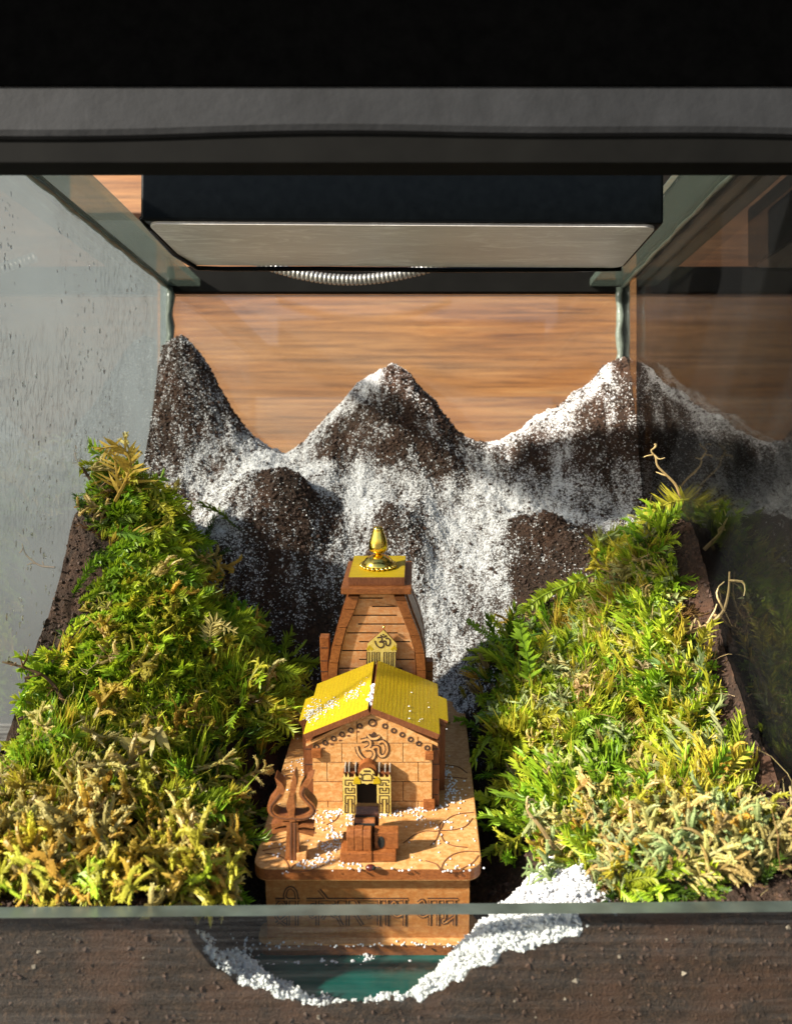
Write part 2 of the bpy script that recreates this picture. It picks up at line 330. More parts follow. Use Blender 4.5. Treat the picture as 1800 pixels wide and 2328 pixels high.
# front frame: rounded upper rail over a recessed lip, added black border band above
prof = [(2.66, 1.058), (2.56, 1.058), (2.542, 1.064), (2.535, 1.080), (2.535, 1.30), (2.66, 1.30)]
b = MB(); xs = np.linspace(-1.74, 1.40, 27); V = []; k = len(prof)
for i, x in enumerate(xs):
    dz = .010*math.cos(x*1.6)-.004*math.sin(x*5)
    V += [(x, y, z+(dz if z < 1.2 else 0)) for y, z in prof]
F = [(i*k+j, i*k+(j+1) % k, (i+1)*k+(j+1) % k, (i+1)*k+j) for i in range(26) for j in range(k)]+[tuple(range(k)), tuple(26*k+j for j in range(k-1, -1, -1))]
pt(b.add(V, F).build('front_rail', M['rail'], tank))
pt(MB().box(-1.74, 1.40, 2.556, 2.66, .985, 1.12).build('rail_lip', M['raild'], tank, bevel=.004))
band = MB().box(-1.76, 1.42, 2.528, 2.66, 1.203, 1.50).build('black_border_band', M['black'], bevel=.002)  # added black band filling the top border, no part of the tank
tag(band, 'added flat black border lid above the grey front rail', 'band')
b = MB(); dn = np.random.default_rng(12); got = 0
while got < 700:
    y, z = 2.95+2.3*dn.random(), -.75+2.0*dn.random(); q = math.sin(y*3.1+1)*math.sin(z*2.3+.4)+.7*math.sin(y*7.3+z*2.1)
    if q < .1*dn.normal(): continue
    s = .0026+.0058*dn.random()**2; b.ball((XL+.001, y, z), s, 7, 5, 0, (.45, .85, 1.+1.1*dn.random())); got += 1
o = pt(b.build('condensation_droplets', M['drop'], tank, smooth=True)); o['kind'] = 'stuff'
# ------------------------------------------------------------------ light box hanging inside the tank, with its hose
fx = thing('light_box', 'black rectangular light box with a dusty grey underside hanging inside the tank', 'light box', (-.08, 3.95, 1.13))
fx.rotation_euler = (0, math.radians(.35), 0)
hb = MB().box(-1.10, 1.10, -.345, .345, .012, .30); o = hb.build('housing', M['boxfront'], fx, bevel=.012)
MB().prism(rrect(-1.075, 1.075, -.33, .325, .05), (0, 0, 0), (1, 0, 0), (0, 1, 0), (0, 0, .014), 0, 0).build('underside_panel', M['boxunder'], fx)
MB().tube([(-1.095, -.34, .02), (-1.097, -.2, .012), (-1.09, .1, -.004), (-1.04, .33, -.012), (-.9, .345, -.012), (-.4, .345, -.008), (.2, .345, -.012), (.8, .345, -.006), (1.08, .34, .0)], .012, 6).build('gasket', M['boxfront'], fx, smooth=True)
hose = thing('flexible_hose', 'ribbed silver hose sagging below the back of the light box', 'hose', at(800, 640, 5.1))
c0 = np.array(hose.location)
pts = smooth_line([(at(u, v, 5.1)-c0) for u, v in ((560, 585), (640, 612), (720, 630), (800, 636), (880, 629), (960, 612), (1040, 585))], 8)
MB().tube(pts, .022, 8).build('hose_core', M['steel'], hose, smooth=True)
b = MB(); dense = smooth_line(pts, 2)
for i in range(0, len(dense)-1, 2):
    d = dense[i+1]-dense[i]; d /= np.linalg.norm(d); p = dense[i]
    b.tube([p-d*.012, p-d*.007, p+d*.007, p+d*.012], [.02, .032, .032, .02], 10)
b.build('hose_rib', M['steel'], hose, smooth=True)['kind'] = 'stuff'
# ------------------------------------------------------------------ terrain: control points (u, v, depth, snow, moss) -> heights
CT = """
-240 2000 2.72 0 1; 0 2062 2.72 0 1; 250 2082 2.72 0 1; 420 2110 2.72 0 .6; 480 2195 2.72 .45 0; 600 2255 2.72 .75 0; 760 2280 2.72 .5 0; 900 2272 2.72 .5 0; 1000 2245 2.72 .8 0; 1100 2200 2.72 1 0; 1300 2118 2.72 1 0; 1345 2090 2.72 .2 .4; 1500 2062 2.72 0 1; 1800 2050 2.72 0 1; 1908 2040 2.72 0 1;
-128 1900 3.0 0 .3; 0 1955 3.0 0 1; 250 1965 3.0 0 1; 380 2010 3.0 0 1; 440 2080 3.0 0 .1; 500 2140 3.0 0 0; 550 2190 3.0 .2 0; 600 2232 3.0 .3 0; 840 2236 3.0 .3 0; 1070 2226 3.0 .3 0; 720 2285 2.85 .5 0; 780 2308 2.85 .2 0; 900 2304 2.85 .2 0; 480 2150 2.85 .4 0; 560 2200 2.85 .7 0; 640 2245 2.85 .5 0; 1010 2215 2.85 .8 0; 1100 2125 2.85 .95 0; 1200 2060 2.85 1 0; 1290 2035 2.85 .8 .1; 1130 2130 3.0 .3 0; 1200 2040 3.0 1 0; 1290 2000 3.0 1 .2; 1380 1985 3.0 0 1; 1500 1965 3.0 0 1; 1660 1930 3.0 0 1; 1819 1880 3.0 0 1;
-30 1770 3.3 0 .2; 120 1790 3.3 0 1; 280 1815 3.3 0 1; 420 1860 3.3 0 1; 490 1930 3.3 0 .5; 570 2010 3.3 0 .1; 620 2050 3.3 0 0; 840 2050 3.3 0 0; 1070 2050 3.3 0 0; 1130 2010 3.3 0 0; 1195 1950 3.3 0 .15; 1270 1880 3.3 0 1; 1400 1830 3.3 0 1; 1600 1780 3.3 0 1; 1740 1720 3.3 0 .6;
52 1560 3.6 0 0; 120 1590 3.6 0 .7; 280 1650 3.6 0 1; 450 1730 3.6 0 1; 540 1830 3.6 0 .8; 610 1920 3.6 0 .2; 650 1960 3.6 0 0; 840 1960 3.6 0 0; 1040 1960 3.6 0 0; 1090 1920 3.6 0 .1; 1160 1850 3.6 0 .6; 1260 1785 3.6 0 1; 1450 1700 3.6 0 1; 1600 1620 3.6 0 1; 1676 1560 3.6 0 .2;
143 1265 4.0 0 .5; 220 1275 4.0 0 .9; 300 1320 4.0 0 1; 410 1410 4.0 0 1; 520 1510 4.0 0 1; 640 1640 4.0 0 .7; 720 1790 4.0 .1 0; 850 1830 4.0 0 0; 1000 1800 4.0 .2 0; 1070 1700 4.0 .2 .6; 1180 1610 4.0 0 1; 1320 1520 4.0 0 1; 1450 1430 4.0 0 1; 1550 1345 4.0 0 .9; 1604 1290 4.0 0 .1;
200 1110 4.3 0 .6; 250 1095 4.3 0 1; 300 1130 4.3 0 1; 365 1240 4.3 0 1; 470 1410 4.3 .1 .8; 600 1500 4.3 .2 .3; 700 1600 4.3 .3 0; 850 1660 4.3 .4 0; 1000 1610 4.3 .7 0; 1100 1500 4.3 .6 .3; 1180 1500 4.3 .2 .3; 1230 1460 4.3 .12 .25; 1350 1372 4.3 0 1; 1450 1255 4.3 0 1; 1510 1215 4.3 0 .9; 1556 1180 4.3 0 .1;
249 1160 4.6 .2 .3; 330 1190 4.6 .5 .4; 420 1280 4.6 .5 .1; 520 1350 4.6 .35 0; 650 1420 4.6 .25 0; 760 1440 4.6 .35 0; 850 1450 4.6 .4 0; 1000 1430 4.6 .7 0; 1130 1390 4.6 .8 0; 1210 1330 4.6 .12 0; 1300 1295 4.6 .25 0; 1400 1235 4.6 .2 .7; 1450 1200 4.6 0 .9; 1500 1180 4.6 .1 .3; 1516 1185 4.6 .1 .1;
285 1140 4.85 .6 0; 400 1200 4.85 .9 0; 480 1170 4.85 .8 0; 540 1120 4.85 .6 0; 610 1092 4.85 .25 0; 680 1110 4.85 .15 0; 740 1190 4.85 .5 0; 800 1230 4.85 .65 0; 880 1180 4.85 .35 0; 930 1190 4.85 .55 0; 1000 1250 4.85 .95 0; 1120 1230 4.85 .95 0; 1190 1195 4.85 .3 0; 1255 1178 4.85 .08 0; 1320 1200 4.85 .3 0; 1390 1200 4.85 .9 0; 1485 1170 4.85 .9 0;
319 1090 5.1 .55 0; 420 1100 5.1 .65 0; 520 1088 5.1 .95 0; 640 1075 5.1 1 0; 750 1100 5.1 .95 0; 830 1115 5.1 1 0; 905 1108 5.1 .85 0; 1000 1125 5.1 .85 0; 1150 1150 5.1 .85 0; 1260 1165 5.1 1 0; 1380 1150 5.1 .65 0; 1462 1170 5.1 .75 0;
343 940 5.3 .44 0; 400 930 5.3 .44 0; 490 1000 5.3 .55 0; 580 1040 5.3 .9 0; 680 1040 5.3 .8 0; 760 1000 5.3 .45 0; 830 975 5.3 .38 0; 900 975 5.3 .34 0; 1000 1015 5.3 .32 0; 1090 1055 5.3 .8 0; 1200 1030 5.3 .45 0; 1350 980 5.3 .35 0; 1443 950 5.3 .35 0;
366 790 5.5 .46 0; 405 772 5.5 .48 0; 455 805 5.5 .46 0; 520 920 5.5 .42 0; 580 1002 5.5 .75 0; 640 1022 5.5 1 0; 700 992 5.5 .85 0; 780 898 5.5 .85 0; 850 852 5.5 .8 0; 900 848 5.5 .4 0; 950 880 5.5 .38 0; 1020 950 5.5 .25 0; 1080 1000 5.5 .5 0; 1130 1006 5.5 .9 0; 1200 970 5.5 .85 0; 1300 900 5.5 .85 0; 1370 832 5.5 .75 0; 1425 808 5.5 .1 0;
378 800 5.64 .32 0; 410 785 5.64 .32 0; 520 930 5.64 .3 0; 640 1030 5.64 1 0; 780 905 5.64 .8 0; 900 856 5.64 .5 0; 1020 960 5.64 .3 0; 1130 1014 5.64 .8 0; 1300 908 5.64 .85 0; 1412 815 5.64 .2 0
"""
P = np.array([[float(x) for x in r.split()] for r in CT.replace('\n', ' ').split(';') if r.strip()])
PX = (P[:, 0]-CU)/FP*P[:, 2]; PY = P[:, 2]; PZ = -(P[:, 1]-CV)/FP*P[:, 2]
def tps_fit(x, y, z, lam=2e-4):
    n = len(x); r2 = (x[:, None]-x)**2+(y[:, None]-y)**2; K = .5*r2*np.log(r2+1e-12)+lam*np.eye(n)
    Q = np.c_[np.ones(n), x, y]; A = np.block([[K, Q], [Q.T, np.zeros((3, 3))]])
    return np.linalg.solve(A, np.r_[z, 0, 0, 0])
WT = tps_fit(PX, PY, PZ)
def tps(x, y):
    out = np.empty(x.size); X_, Y_ = x.ravel(), y.ravel()
    for i in range(0, x.size, 20000):
        a, b_ = X_[i:i+20000], Y_[i:i+20000]; r2 = (a[:, None]-PX)**2+(b_[:, None]-PY)**2
        out[i:i+20000] = (.5*r2*np.log(r2+1e-12))@WT[:-3]+WT[-3]+WT[-2]*a+WT[-1]*b_
    return out.reshape(x.shape)
def idw(x, y, val, p=2.2):
    out = np.empty(x.size); X_, Y_ = x.ravel(), y.ravel()
    for i in range(0, x.size, 20000):
        r2 = (X_[i:i+20000, None]-PX)**2+(Y_[i:i+20000, None]-PY)**2; W_ = 1/(r2+4e-4)**p; out[i:i+20000] = (W_@val)/W_.sum(1)
    return out.reshape(x.shape)
def vnoise(x, y, f, seed):
    r = np.random.default_rng(seed); G = r.random((64, 64)); xx = x*f; yy = y*f; xi = np.floor(xx).astype(int); yi = np.floor(yy).astype(int)
    fx_, fy_ = xx-xi, yy-yi; fx_ = fx_*fx_*(3-2*fx_); fy_ = fy_*fy_*(3-2*fy_)
    q = lambda a, b_: G[a % 64, b_ % 64]
    return (q(xi, yi)*(1-fx_)+q(xi+1, yi)*fx_)*(1-fy_)+(q(xi, yi+1)*(1-fx_)+q(xi+1, yi+1)*fx_)*fy_-.5
NX, NY = 420, 400
gx = np.linspace(XL+.002, XR-.002, NX); ty = np.linspace(0, 1, NY); gy = 2.705+(YB-.004-2.705)*(1-(1-ty)**1.35)
GX, GY = np.meshgrid(gx, gy); GZ = tps(GX, GY)
back = np.clip((GY-4.1)/.5, 0, 1)
GZ += .075*vnoise(GX, GY, 5.3, 1)*(.3+.7*back)+.045*vnoise(GX, GY, 11, 2)*(.6+.4*back)-.05*back*np.abs(vnoise(GX, GY, 8, 9))+.022*vnoise(GX, GY, 31, 3)+.014*vnoise(GX, GY, 67, 4)
GM = np.clip(idw(GX, GY, P[:, 4]), 0, 1); GZ += GM*(.15+.85*np.clip((GY-3.0)/.4, 0, 1))*(.16*vnoise(GX, GY, 2.9, 61)+.13*vnoise(GX, GY, 6.1, 62)-.02); GS = idw(GX, GY, P[:, 3]); GS = np.clip(GS*(.97-.09*back)+back*(.26*vnoise(GX, GY, 6, 5)+.32*vnoise(GX, GY, 17, 6)+.32*vnoise(GX, GY, 41, 8)-.05)+(1-back)*np.clip(GS*4, 0, 1)*(.55*vnoise(GX, GY, 22, 15)+.5*vnoise(GX, GY, 47, 16)-.06), 0, 1); GM = np.clip(idw(GX, GY, P[:, 4]), 0, 1)
V = np.stack([GX, GY, GZ], -1).reshape(-1, 3); idx = np.arange(NX*NY).reshape(NY, NX)
F = np.stack([idx[:-1, :-1], idx[:-1, 1:], idx[1:, 1:], idx[1:, :-1]], -1).reshape(-1, 4)
nb = len(V); per = np.r_[idx[0, :], idx[1:, -1], idx[-1, -2::-1], idx[-2:0:-1, 0]]
V2 = V[per].copy(); V2[:, 2] = ZBOT+.06; n2 = len(per); j = np.arange(n2); SK = np.stack([nb+n2+j, nb+j, nb+(j+1) % n2, nb+n2+(j+1) % n2], -1)
snow_attr = np.r_[GS.ravel(), np.zeros(2*n2)]
soil = big('soil_landscape', np.r_[V, V2, V[per]], np.r_[F, SK], M['soil'], smooth=True, attrs={'snow': snow_attr})
tag(soil, 'dark soil landscape with mountain ridges filling the tank', None, None, 'structure')
NRM = np.stack([-np.gradient(GZ, gx, axis=1), -np.gradient(GZ, gy, axis=0), np.ones_like(GZ)], -1); AREA = np.linalg.norm(NRM, axis=-1); NRM /= AREA[..., None]
def look(x, y, *maps):
    ix = np.clip(np.searchsorted(gx, x)-1, 0, NX-2); iy = np.clip(np.searchsorted(gy, y)-1, 0, NY-2)
    a = ((x-gx[ix])/(gx[ix+1]-gx[ix])); b_ = ((y-gy[iy])/(gy[iy+1]-gy[iy])); out = []
    for m_ in maps:
        q = (lambda w_: w_[:, None] if m_.ndim == 3 else w_)
        out.append(m_[iy, ix]*q((1-a)*(1-b_))+m_[iy, ix+1]*q(a*(1-b_))+m_[iy+1, ix]*q((1-a)*b_)+m_[iy+1, ix+1]*q(a*b_))
    return out
def scatter(n, weight):
    """n terrain points drawn with probability weight * true surface area"""
    cell = (weight*AREA)[:-1, :-1]*np.diff(gy)[:, None]; pcell = (cell/cell.sum()).ravel(); k_ = rng.choice(len(pcell), n, p=pcell)
    iy, ix = np.divmod(k_, NX-1); x = gx[ix]+rng.random(n)*(gx[1]-gx[0]); y = gy[iy]+rng.random(n)*np.diff(gy)[iy]
    z, nr = look(x, y, GZ, NRM); return np.stack([x, y, z], -1), nr/np.linalg.norm(nr, axis=1)[:, None]
def rotmats(n):
    q = rng.normal(size=(n, 4)); q /= np.linalg.norm(q, axis=1)[:, None]; w_, x, y, z = q.T
    return np.stack([1-2*(y*y+z*z), 2*(x*y-z*w_), 2*(x*z+y*w_), 2*(x*y+z*w_), 1-2*(x*x+z*z), 2*(y*z-x*w_), 2*(x*z-y*w_), 2*(y*z+x*w_), 1-2*(x*x+y*y)], -1).reshape(n, 3, 3)
OCT = np.array([(1, 0, 0), (-1, 0, 0), (0, 1, 0), (0, -1, 0), (0, 0, 1), (0, 0, -1)], float)
OCF = np.array([(0, 2, 4), (2, 1, 4), (1, 3, 4), (3, 0, 4), (2, 0, 5), (1, 2, 5), (3, 1, 5), (0, 3, 5)])
def grains(name, pos, size, m, parent=None):
    n = len(pos); R = rotmats(n); sc = size[:, None]*(.7+.6*rng.random((n, 3)))
    V = np.einsum('nij,nkj->nki', R, OCT[None]*sc[:, None, :])+pos[:, None, :]
    F = OCF[None]+6*np.arange(n)[:, None, None]; return big(name, V.reshape(-1, 3), F.reshape(-1, 3), m, parent)
# artificial snow lying on the mountains, and the thicker heap by the front pane
wb = np.clip(GS-.06, 0, 1)**1.1*np.clip((GY-3.9)/.2, 0, 1)
p, nr = scatter(54000, wb); o = grains('snow_grains', p+nr*.0015, .0018+.0042*rng.random(len(p))**2, M['snow'])
tag(o, 'white snow grains dusted over the back mountains and valley', 'snow', None, 'stuff')
wf = np.clip(GS-.15, 0, 1)**2*(GY < 3.16)
p, nr = scatter(30000, wf); hp = rng.random(len(p))**2*np.clip(look(p[:, 0], p[:, 1], GS)[0]*1.3-.3, 0, 1); o = grains('snow_heap', p+nr*(hp*.04)[:, None], .0026+.0055*rng.random(len(p)), M['snow'])
tag(o, 'coarse white snow heaped against the low front glass', 'snow', None, 'stuff')
p, nr = scatter(24000, np.clip(1-1.1*GS, 0, 1)**2*(1+2*back)); o = grains('soil_crumbs', p+nr*.002, .004+.010*rng.random(len(p))**3, M['crumb']); tag(o, 'dark brown soil crumbs scattered over the landscape', 'soil', None, 'stuff')
zf = look(rng.random(5200)*(XR-XL-.02)+XL+.01, np.full(5200, 2.706), GX, GZ); fx0, fz0 = zf[0], zf[1]; pf = np.stack([fx0, 2.7035+.004*rng.random(5200), fz0-.03-(fz0-.06-ZBOT-.1)*rng.random(5200)**1.3], -1); pf = pf[rng.permutation(5200)]
o = grains('soil_crumbs', pf[:2000], .003+.008*rng.random(2000)**2, M['crumb']); tag(o, 'dark soil crumbs pressed against the inside of the front glass', 'soil', None, 'stuff')
o = grains('perlite_bits', pf[4200:4300], .003+.009*rng.random(100)**3, M['crumblight']); tag(o, 'pale perlite bits in the soil behind the front glass', 'soil', None, 'stuff')
wt = MB().prism(rrect(-.66, .26, 2.73, 3.5, .06), (0, 0, -1.702), (1, 0, 0), (0, 1, 0), (0, 0, .03), 0, 0).build('water', M['water']); tag(wt, None, None, None, 'structure')
# ------------------------------------------------------------------ moss: small frond prototypes baked many times into a few patches
def stem_pts(n, curve, wig, r):
    s = np.linspace(0, 1, n); ph = r.random()*6.3
    return np.stack([curve*s**1.8*.65, wig*np.sin(s*5+ph)*s, s*(1-.32*abs(curve)*s)], -1)
def fr(d):
    d = d/(np.linalg.norm(d)+1e-9); a = np.cross(d, (0, 1, .01)); a /= np.linalg.norm(a)+1e-9; return d, a, np.cross(a, d)
class Pr:
    def __init__(s): s.V = []; s.F = []; s.t = []
    def leaf(s, p, d, side, L, wd, t0, t1, droop=.0, seg=1):
        b = len(s.V); nrm = np.cross(d, side); nrm /= np.linalg.norm(nrm)+1e-9
        if seg == 1:
            m_ = p+d*L*.42; s.V += [p, m_+side*wd/2+nrm*wd*.22, p+d*L-nrm*droop*L, m_-side*wd/2+nrm*wd*.22]
            s.F += [(b, b+1, b+2), (b, b+2, b+3)]; s.t += [t0, (t0+t1)/2, t1, (t0+t1)/2]
        else:
            for i in range(seg+1):
                q = i/seg; c = p+d*L*q*(1-.2*droop*q)-nrm*droop*L*q*q*.8; ww = wd*(1-q**1.5)*(.55+.9*q*(1-q)*2)*.5
                s.V += [c+side*ww, c-side*ww]; s.t += [t0+(t1-t0)*q]*2
            for i in range(seg):
                a = b+2*i; s.F += [(a, a+1, a+3), (a, a+3, a+2)]
    def tube(s, pts, rad, t0, t1, n=4):
        b = len(s.V); k = len(pts)
        for i in range(k):
            d, a, c = fr(pts[min(i+1, k-1)]-pts[max(i-1, 0)])
            for j in range(n):
                an = 2*math.pi*j/n; s.V.append(pts[i]+rad[i]*(a*math.cos(an)+c*math.sin(an))); s.t.append(t0+(t1-t0)*i/(k-1))
        for i in range(k-1):
            for j in range(n):
                A, B, C_, D_ = b+i*n+j, b+i*n+(j+1) % n, b+(i+1)*n+(j+1) % n, b+(i+1)*n+j; s.F += [(A, B, C_), (A, C_, D_)]
    def done(s): return np.array(s.V), np.array(s.F), np.array(s.t)
def p_feather(r, n=22, L=.16, wd=.050, curve=.95, flat=True, ang=1.0, roundish=False):
    q = Pr(); st = stem_pts(7, curve*(.5+r.random()), .05, r); q.tube(st, np.linspace(.016, .006, 7), 0, .3, 3)
    for i in range(n):
        u_ = .10+.9*i/n; f = u_*6; k_ = min(int(f), 5); p = st[k_]+(st[k_+1]-st[k_])*(f-k_); d, a, c = fr(st[k_+1]-st[k_])
        l_ = L*(.55+.9*math.sin(math.pi*min(1, .12+.85*(1-u_)+.1)))*(.8+.4*r.random())
        for sg in (-1, 1):
            az = (0 if flat else i*2.4)+r.normal()*.35; sd = (a*math.cos(az)+c*math.sin(az))*sg; th = ang*(.75+.4*r.random())*(1-.35*u_)
            dd = d*math.cos(th)+sd*math.sin(th); q.leaf(p, dd, np.cross(dd, np.cross(d, sd)+1e-6)*1.0 if False else np.cross(np.cross(d, sd), dd), l_, wd*(1.6 if roundish else 1), .25+.3*u_, .75+.25*u_, .25)
    return q.done()
def p_star(r, n=20, L=.56, wd=.085, droop=1.15):
    q = Pr(); q.tube(np.array([(0, 0, 0), (.02, 0, .2), (.0, .02, .45)]), [.03, .03, .02], 0, .3, 3)
    for i in range(n):
        az = i*2.399+r.random()*.5; el = .25+1.05*(i/n)**.8+r.normal()*.1; d = np.array([math.cos(az)*math.cos(el), math.sin(az)*math.cos(el), math.sin(el)])
        side = np.array([-math.sin(az), math.cos(az), 0]); q.leaf(np.array([0, 0, .1+.35*i/n]), d, side, L*(.6+.6*r.random()), wd, .25, 1, -droop*(.2+r.random()), 4)
    return q.done()
def p_curl(r, n=7, rad=.027):
    q = Pr(); st = stem_pts(7, .7*(r.random()+.3), .08, r); q.tube(st, np.linspace(.03, .018, 7), 0, .4, 4)
    for i in range(n):
        u_ = .12+.85*i/n; f = u_*6; k_ = min(int(f), 5); p = st[k_]+(st[k_+1]-st[k_])*(f-k_); d, a, c = fr(st[k_+1]-st[k_])
        for sg in (-1, 1):
            if r.random() < .12: continue
            az = r.normal()*.5; sd = (a*math.cos(az)+c*math.sin(az))*sg; dn = np.cross(d, sd); l_ = (.26+.36*r.random())*(1.15-.6*u_); cu = r.random()*2.6+.4; pts = []; pp = p.copy(); th = .7
            for j in range(6):
                pts.append(pp.copy()); dd = d*math.cos(th)+sd*math.sin(th)+dn*.12; pp = pp+dd/np.linalg.norm(dd)*l_/5; th += (cu/5)*(1 if r.random() > .12 else -.5)
            rr = rad*(.8+.5*r.random()); q.tube(np.array(pts), rr*np.array([.55, .9, 1., .95, .75, .2]), .3, 1, 5)
            for j in range(1, 5):       # overlapping scale leaves
                dd = pts[j+1]-pts[j]; dd /= np.linalg.norm(dd)+1e-9
                for az2 in (0, 2.1, 4.2):
                    _, a2, c2 = fr(dd); o2 = a2*math.cos(az2+j)+c2*math.sin(az2+j); q.leaf(pts[j]+o2*rr*.65, dd*.85+o2*.32, np.cross(dd, o2), rr*1.9, rr*1.15, .45, 1., .2)
    return q.done()
def p_root(r):
    q = Pr(); k_ = 9; P_ = np.cumsum(np.r_[[(0, 0, 0)], r.normal(size=(k_-1, 3))*.07+np.array([.05, 0, .09])], 0); q.tube(P_, np.linspace(.013, .004, k_), .2, .9, 3)
    for j in (3, 5):
        B = P_[j]+np.cumsum(np.r_[[(0, 0, 0)], r.normal(size=(4, 3))*.06+np.array([r.normal()*.08, r.normal()*.08, .04])], 0); q.tube(B, np.linspace(.009, .003, 5), .4, 1, 3)
    return q.done()
pr_ = np.random.default_rng(3); rng = np.random.default_rng(23)
PF = [p_feather(pr_) for _ in range(6)]; PL = [p_feather(pr_, 15, .13, .062, .6, False, 1.1, True) for _ in range(5)]; PN = [p_feather(pr_, 26, .15, .034, 1.1, False, .85) for _ in range(5)]
PS = [p_star(pr_) for _ in range(6)]; PG = [p_star(pr_, 17, .65, .085, 1.3) for _ in range(4)]; PC = [p_curl(pr_) for _ in range(7)]; PR_ = [p_root(pr_) for _ in range(6)]
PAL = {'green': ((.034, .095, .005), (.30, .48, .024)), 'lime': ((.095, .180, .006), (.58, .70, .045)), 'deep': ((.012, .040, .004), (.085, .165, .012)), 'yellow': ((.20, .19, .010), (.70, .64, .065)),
       'cream': ((.26, .19, .045), (.74, .62, .215)), 'gold': ((.26, .15, .018), (.70, .49, .075)), 'pale': ((.10, .15, .045), (.50, .57, .23)), 'brown': ((.05, .025, .009), (.22, .12, .04)), 'tan': ((.22, .14, .05), (.64, .49, .23))}
def fronds(name, protos, pos, up, size, pals, m, label, yaw=None):
    n = len(pos); sel = rng.integers(len(protos), size=n); Vs = []; Fs = []; Cs = []; base = 0
    z = up/np.linalg.norm(up, axis=1)[:, None]; rx = rng.normal(size=(n, 3)) if yaw is None else yaw; x = rx-(rx*z).sum(1)[:, None]*z; x /= np.linalg.norm(x, axis=1)[:, None]+1e-9; y = np.cross(z, x)
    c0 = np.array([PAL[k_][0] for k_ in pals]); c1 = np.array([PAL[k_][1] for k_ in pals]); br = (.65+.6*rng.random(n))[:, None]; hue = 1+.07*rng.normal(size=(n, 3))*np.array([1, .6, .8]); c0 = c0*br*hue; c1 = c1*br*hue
    for k_, (V, F, t) in enumerate(protos):
        i = np.where(sel == k_)[0]
        if not len(i): continue
        W = pos[i][:, None]+size[i][:, None, None]*(V[None, :, :1]*x[i][:, None]+V[None, :, 1:2]*y[i][:, None]+V[None, :, 2:]*z[i][:, None])
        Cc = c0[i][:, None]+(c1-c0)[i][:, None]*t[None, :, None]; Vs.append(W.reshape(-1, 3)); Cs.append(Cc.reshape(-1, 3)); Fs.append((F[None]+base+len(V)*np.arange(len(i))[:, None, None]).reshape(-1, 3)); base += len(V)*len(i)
    Vs = [np.stack([np.clip(v_[:, 0], XL+.004+.012*rng.random(len(v_)), XR-.004-.012*rng.random(len(v_))), np.where(v_[:, 1] < YF+.10, YF+.054+.046*np.exp((np.minimum(v_[:, 1], YF+.10)-YF-.10)/.046), v_[:, 1]), v_[:, 2]], -1) for v_ in Vs]
    o = big(name, np.concatenate(Vs), np.concatenate(Fs), m, None, None, np.clip(np.concatenate(Cs), 0, .8)); return tag(o, label, 'moss', None, 'stuff')
def pick(pals, n): k_ = list(pals); p = np.array([pals[a] for a in k_], float); return list(np.array(k_)[rng.choice(len(k_), n, p=p/p.sum())])
def cpick(pals, p, sd):
    k_ = list(pals); w_ = np.cumsum([pals[a] for a in k_])/sum(pals.values()); f = vnoise(p[:, 0], p[:, 1], 6, sd+2)+.5*vnoise(p[:, 0], p[:, 1], 17, sd+3)+.22*rng.normal(size=len(p)); q = np.argsort(np.argsort(f))/len(f)
    return list(np.array(k_)[np.minimum(np.searchsorted(w_, q), len(k_)-1)])
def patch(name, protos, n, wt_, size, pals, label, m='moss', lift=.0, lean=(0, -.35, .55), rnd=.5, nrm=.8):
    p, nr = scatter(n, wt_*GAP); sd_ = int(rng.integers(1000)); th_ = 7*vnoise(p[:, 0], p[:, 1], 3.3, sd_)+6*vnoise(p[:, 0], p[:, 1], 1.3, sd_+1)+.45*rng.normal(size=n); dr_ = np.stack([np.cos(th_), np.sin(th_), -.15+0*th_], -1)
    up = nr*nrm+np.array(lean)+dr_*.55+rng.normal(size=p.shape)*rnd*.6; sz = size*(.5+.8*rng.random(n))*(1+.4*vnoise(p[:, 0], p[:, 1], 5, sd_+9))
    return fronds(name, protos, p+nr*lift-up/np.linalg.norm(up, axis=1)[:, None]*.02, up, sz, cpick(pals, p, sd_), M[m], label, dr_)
GL = (GX < -.19).astype(float); GR = 1-GL; clump = lambda f, sd, lo=-.1, hi=.15: np.clip((vnoise(GX, GY, f, sd)-lo)/(hi-lo), 0, 1)
fl = np.clip((GY-3.05)/.2, 0, 1); ft = np.clip((GY-3.75)/.25, 0, 1); g2 = GM**1.5
lo_x = np.clip((GX-XL-.05)/.14, 0, 1); hi_x = np.clip((XR-.10-GX)/.16, 0, 1)
fy = np.clip((GY-2.78)/.05, 0, 1)*lo_x
GX0 = (GX > -.72)*(GX < .34)*(GY < 4.0)
GAP = (1-GX0)*np.maximum(.45*(GY < 3.15)+.5*(GX < -1.2), .14+.9*np.clip((vnoise(GX, GY, 3.6, 51)+.6*vnoise(GX, GY, 9, 52)+.17)/.2, 0, 1))
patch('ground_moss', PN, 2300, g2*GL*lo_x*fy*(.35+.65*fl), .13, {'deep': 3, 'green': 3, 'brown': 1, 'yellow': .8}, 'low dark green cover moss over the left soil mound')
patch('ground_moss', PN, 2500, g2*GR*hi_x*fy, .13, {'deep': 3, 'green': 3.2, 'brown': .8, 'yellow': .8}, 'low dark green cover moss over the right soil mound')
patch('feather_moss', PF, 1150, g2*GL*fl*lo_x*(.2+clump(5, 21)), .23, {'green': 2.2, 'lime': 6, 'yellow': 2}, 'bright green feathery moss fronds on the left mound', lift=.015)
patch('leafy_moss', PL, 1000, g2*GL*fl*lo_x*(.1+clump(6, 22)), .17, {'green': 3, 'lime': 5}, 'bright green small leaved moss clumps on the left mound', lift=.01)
patch('star_moss', PS, 1050, g2*GL*fl*(1-.6*ft)*lo_x*(.1+clump(5, 23)), .155, {'lime': 4.5, 'yellow': 3, 'green': 1.2}, 'lime green spiky tufts of moss on the left mound', lift=.015)
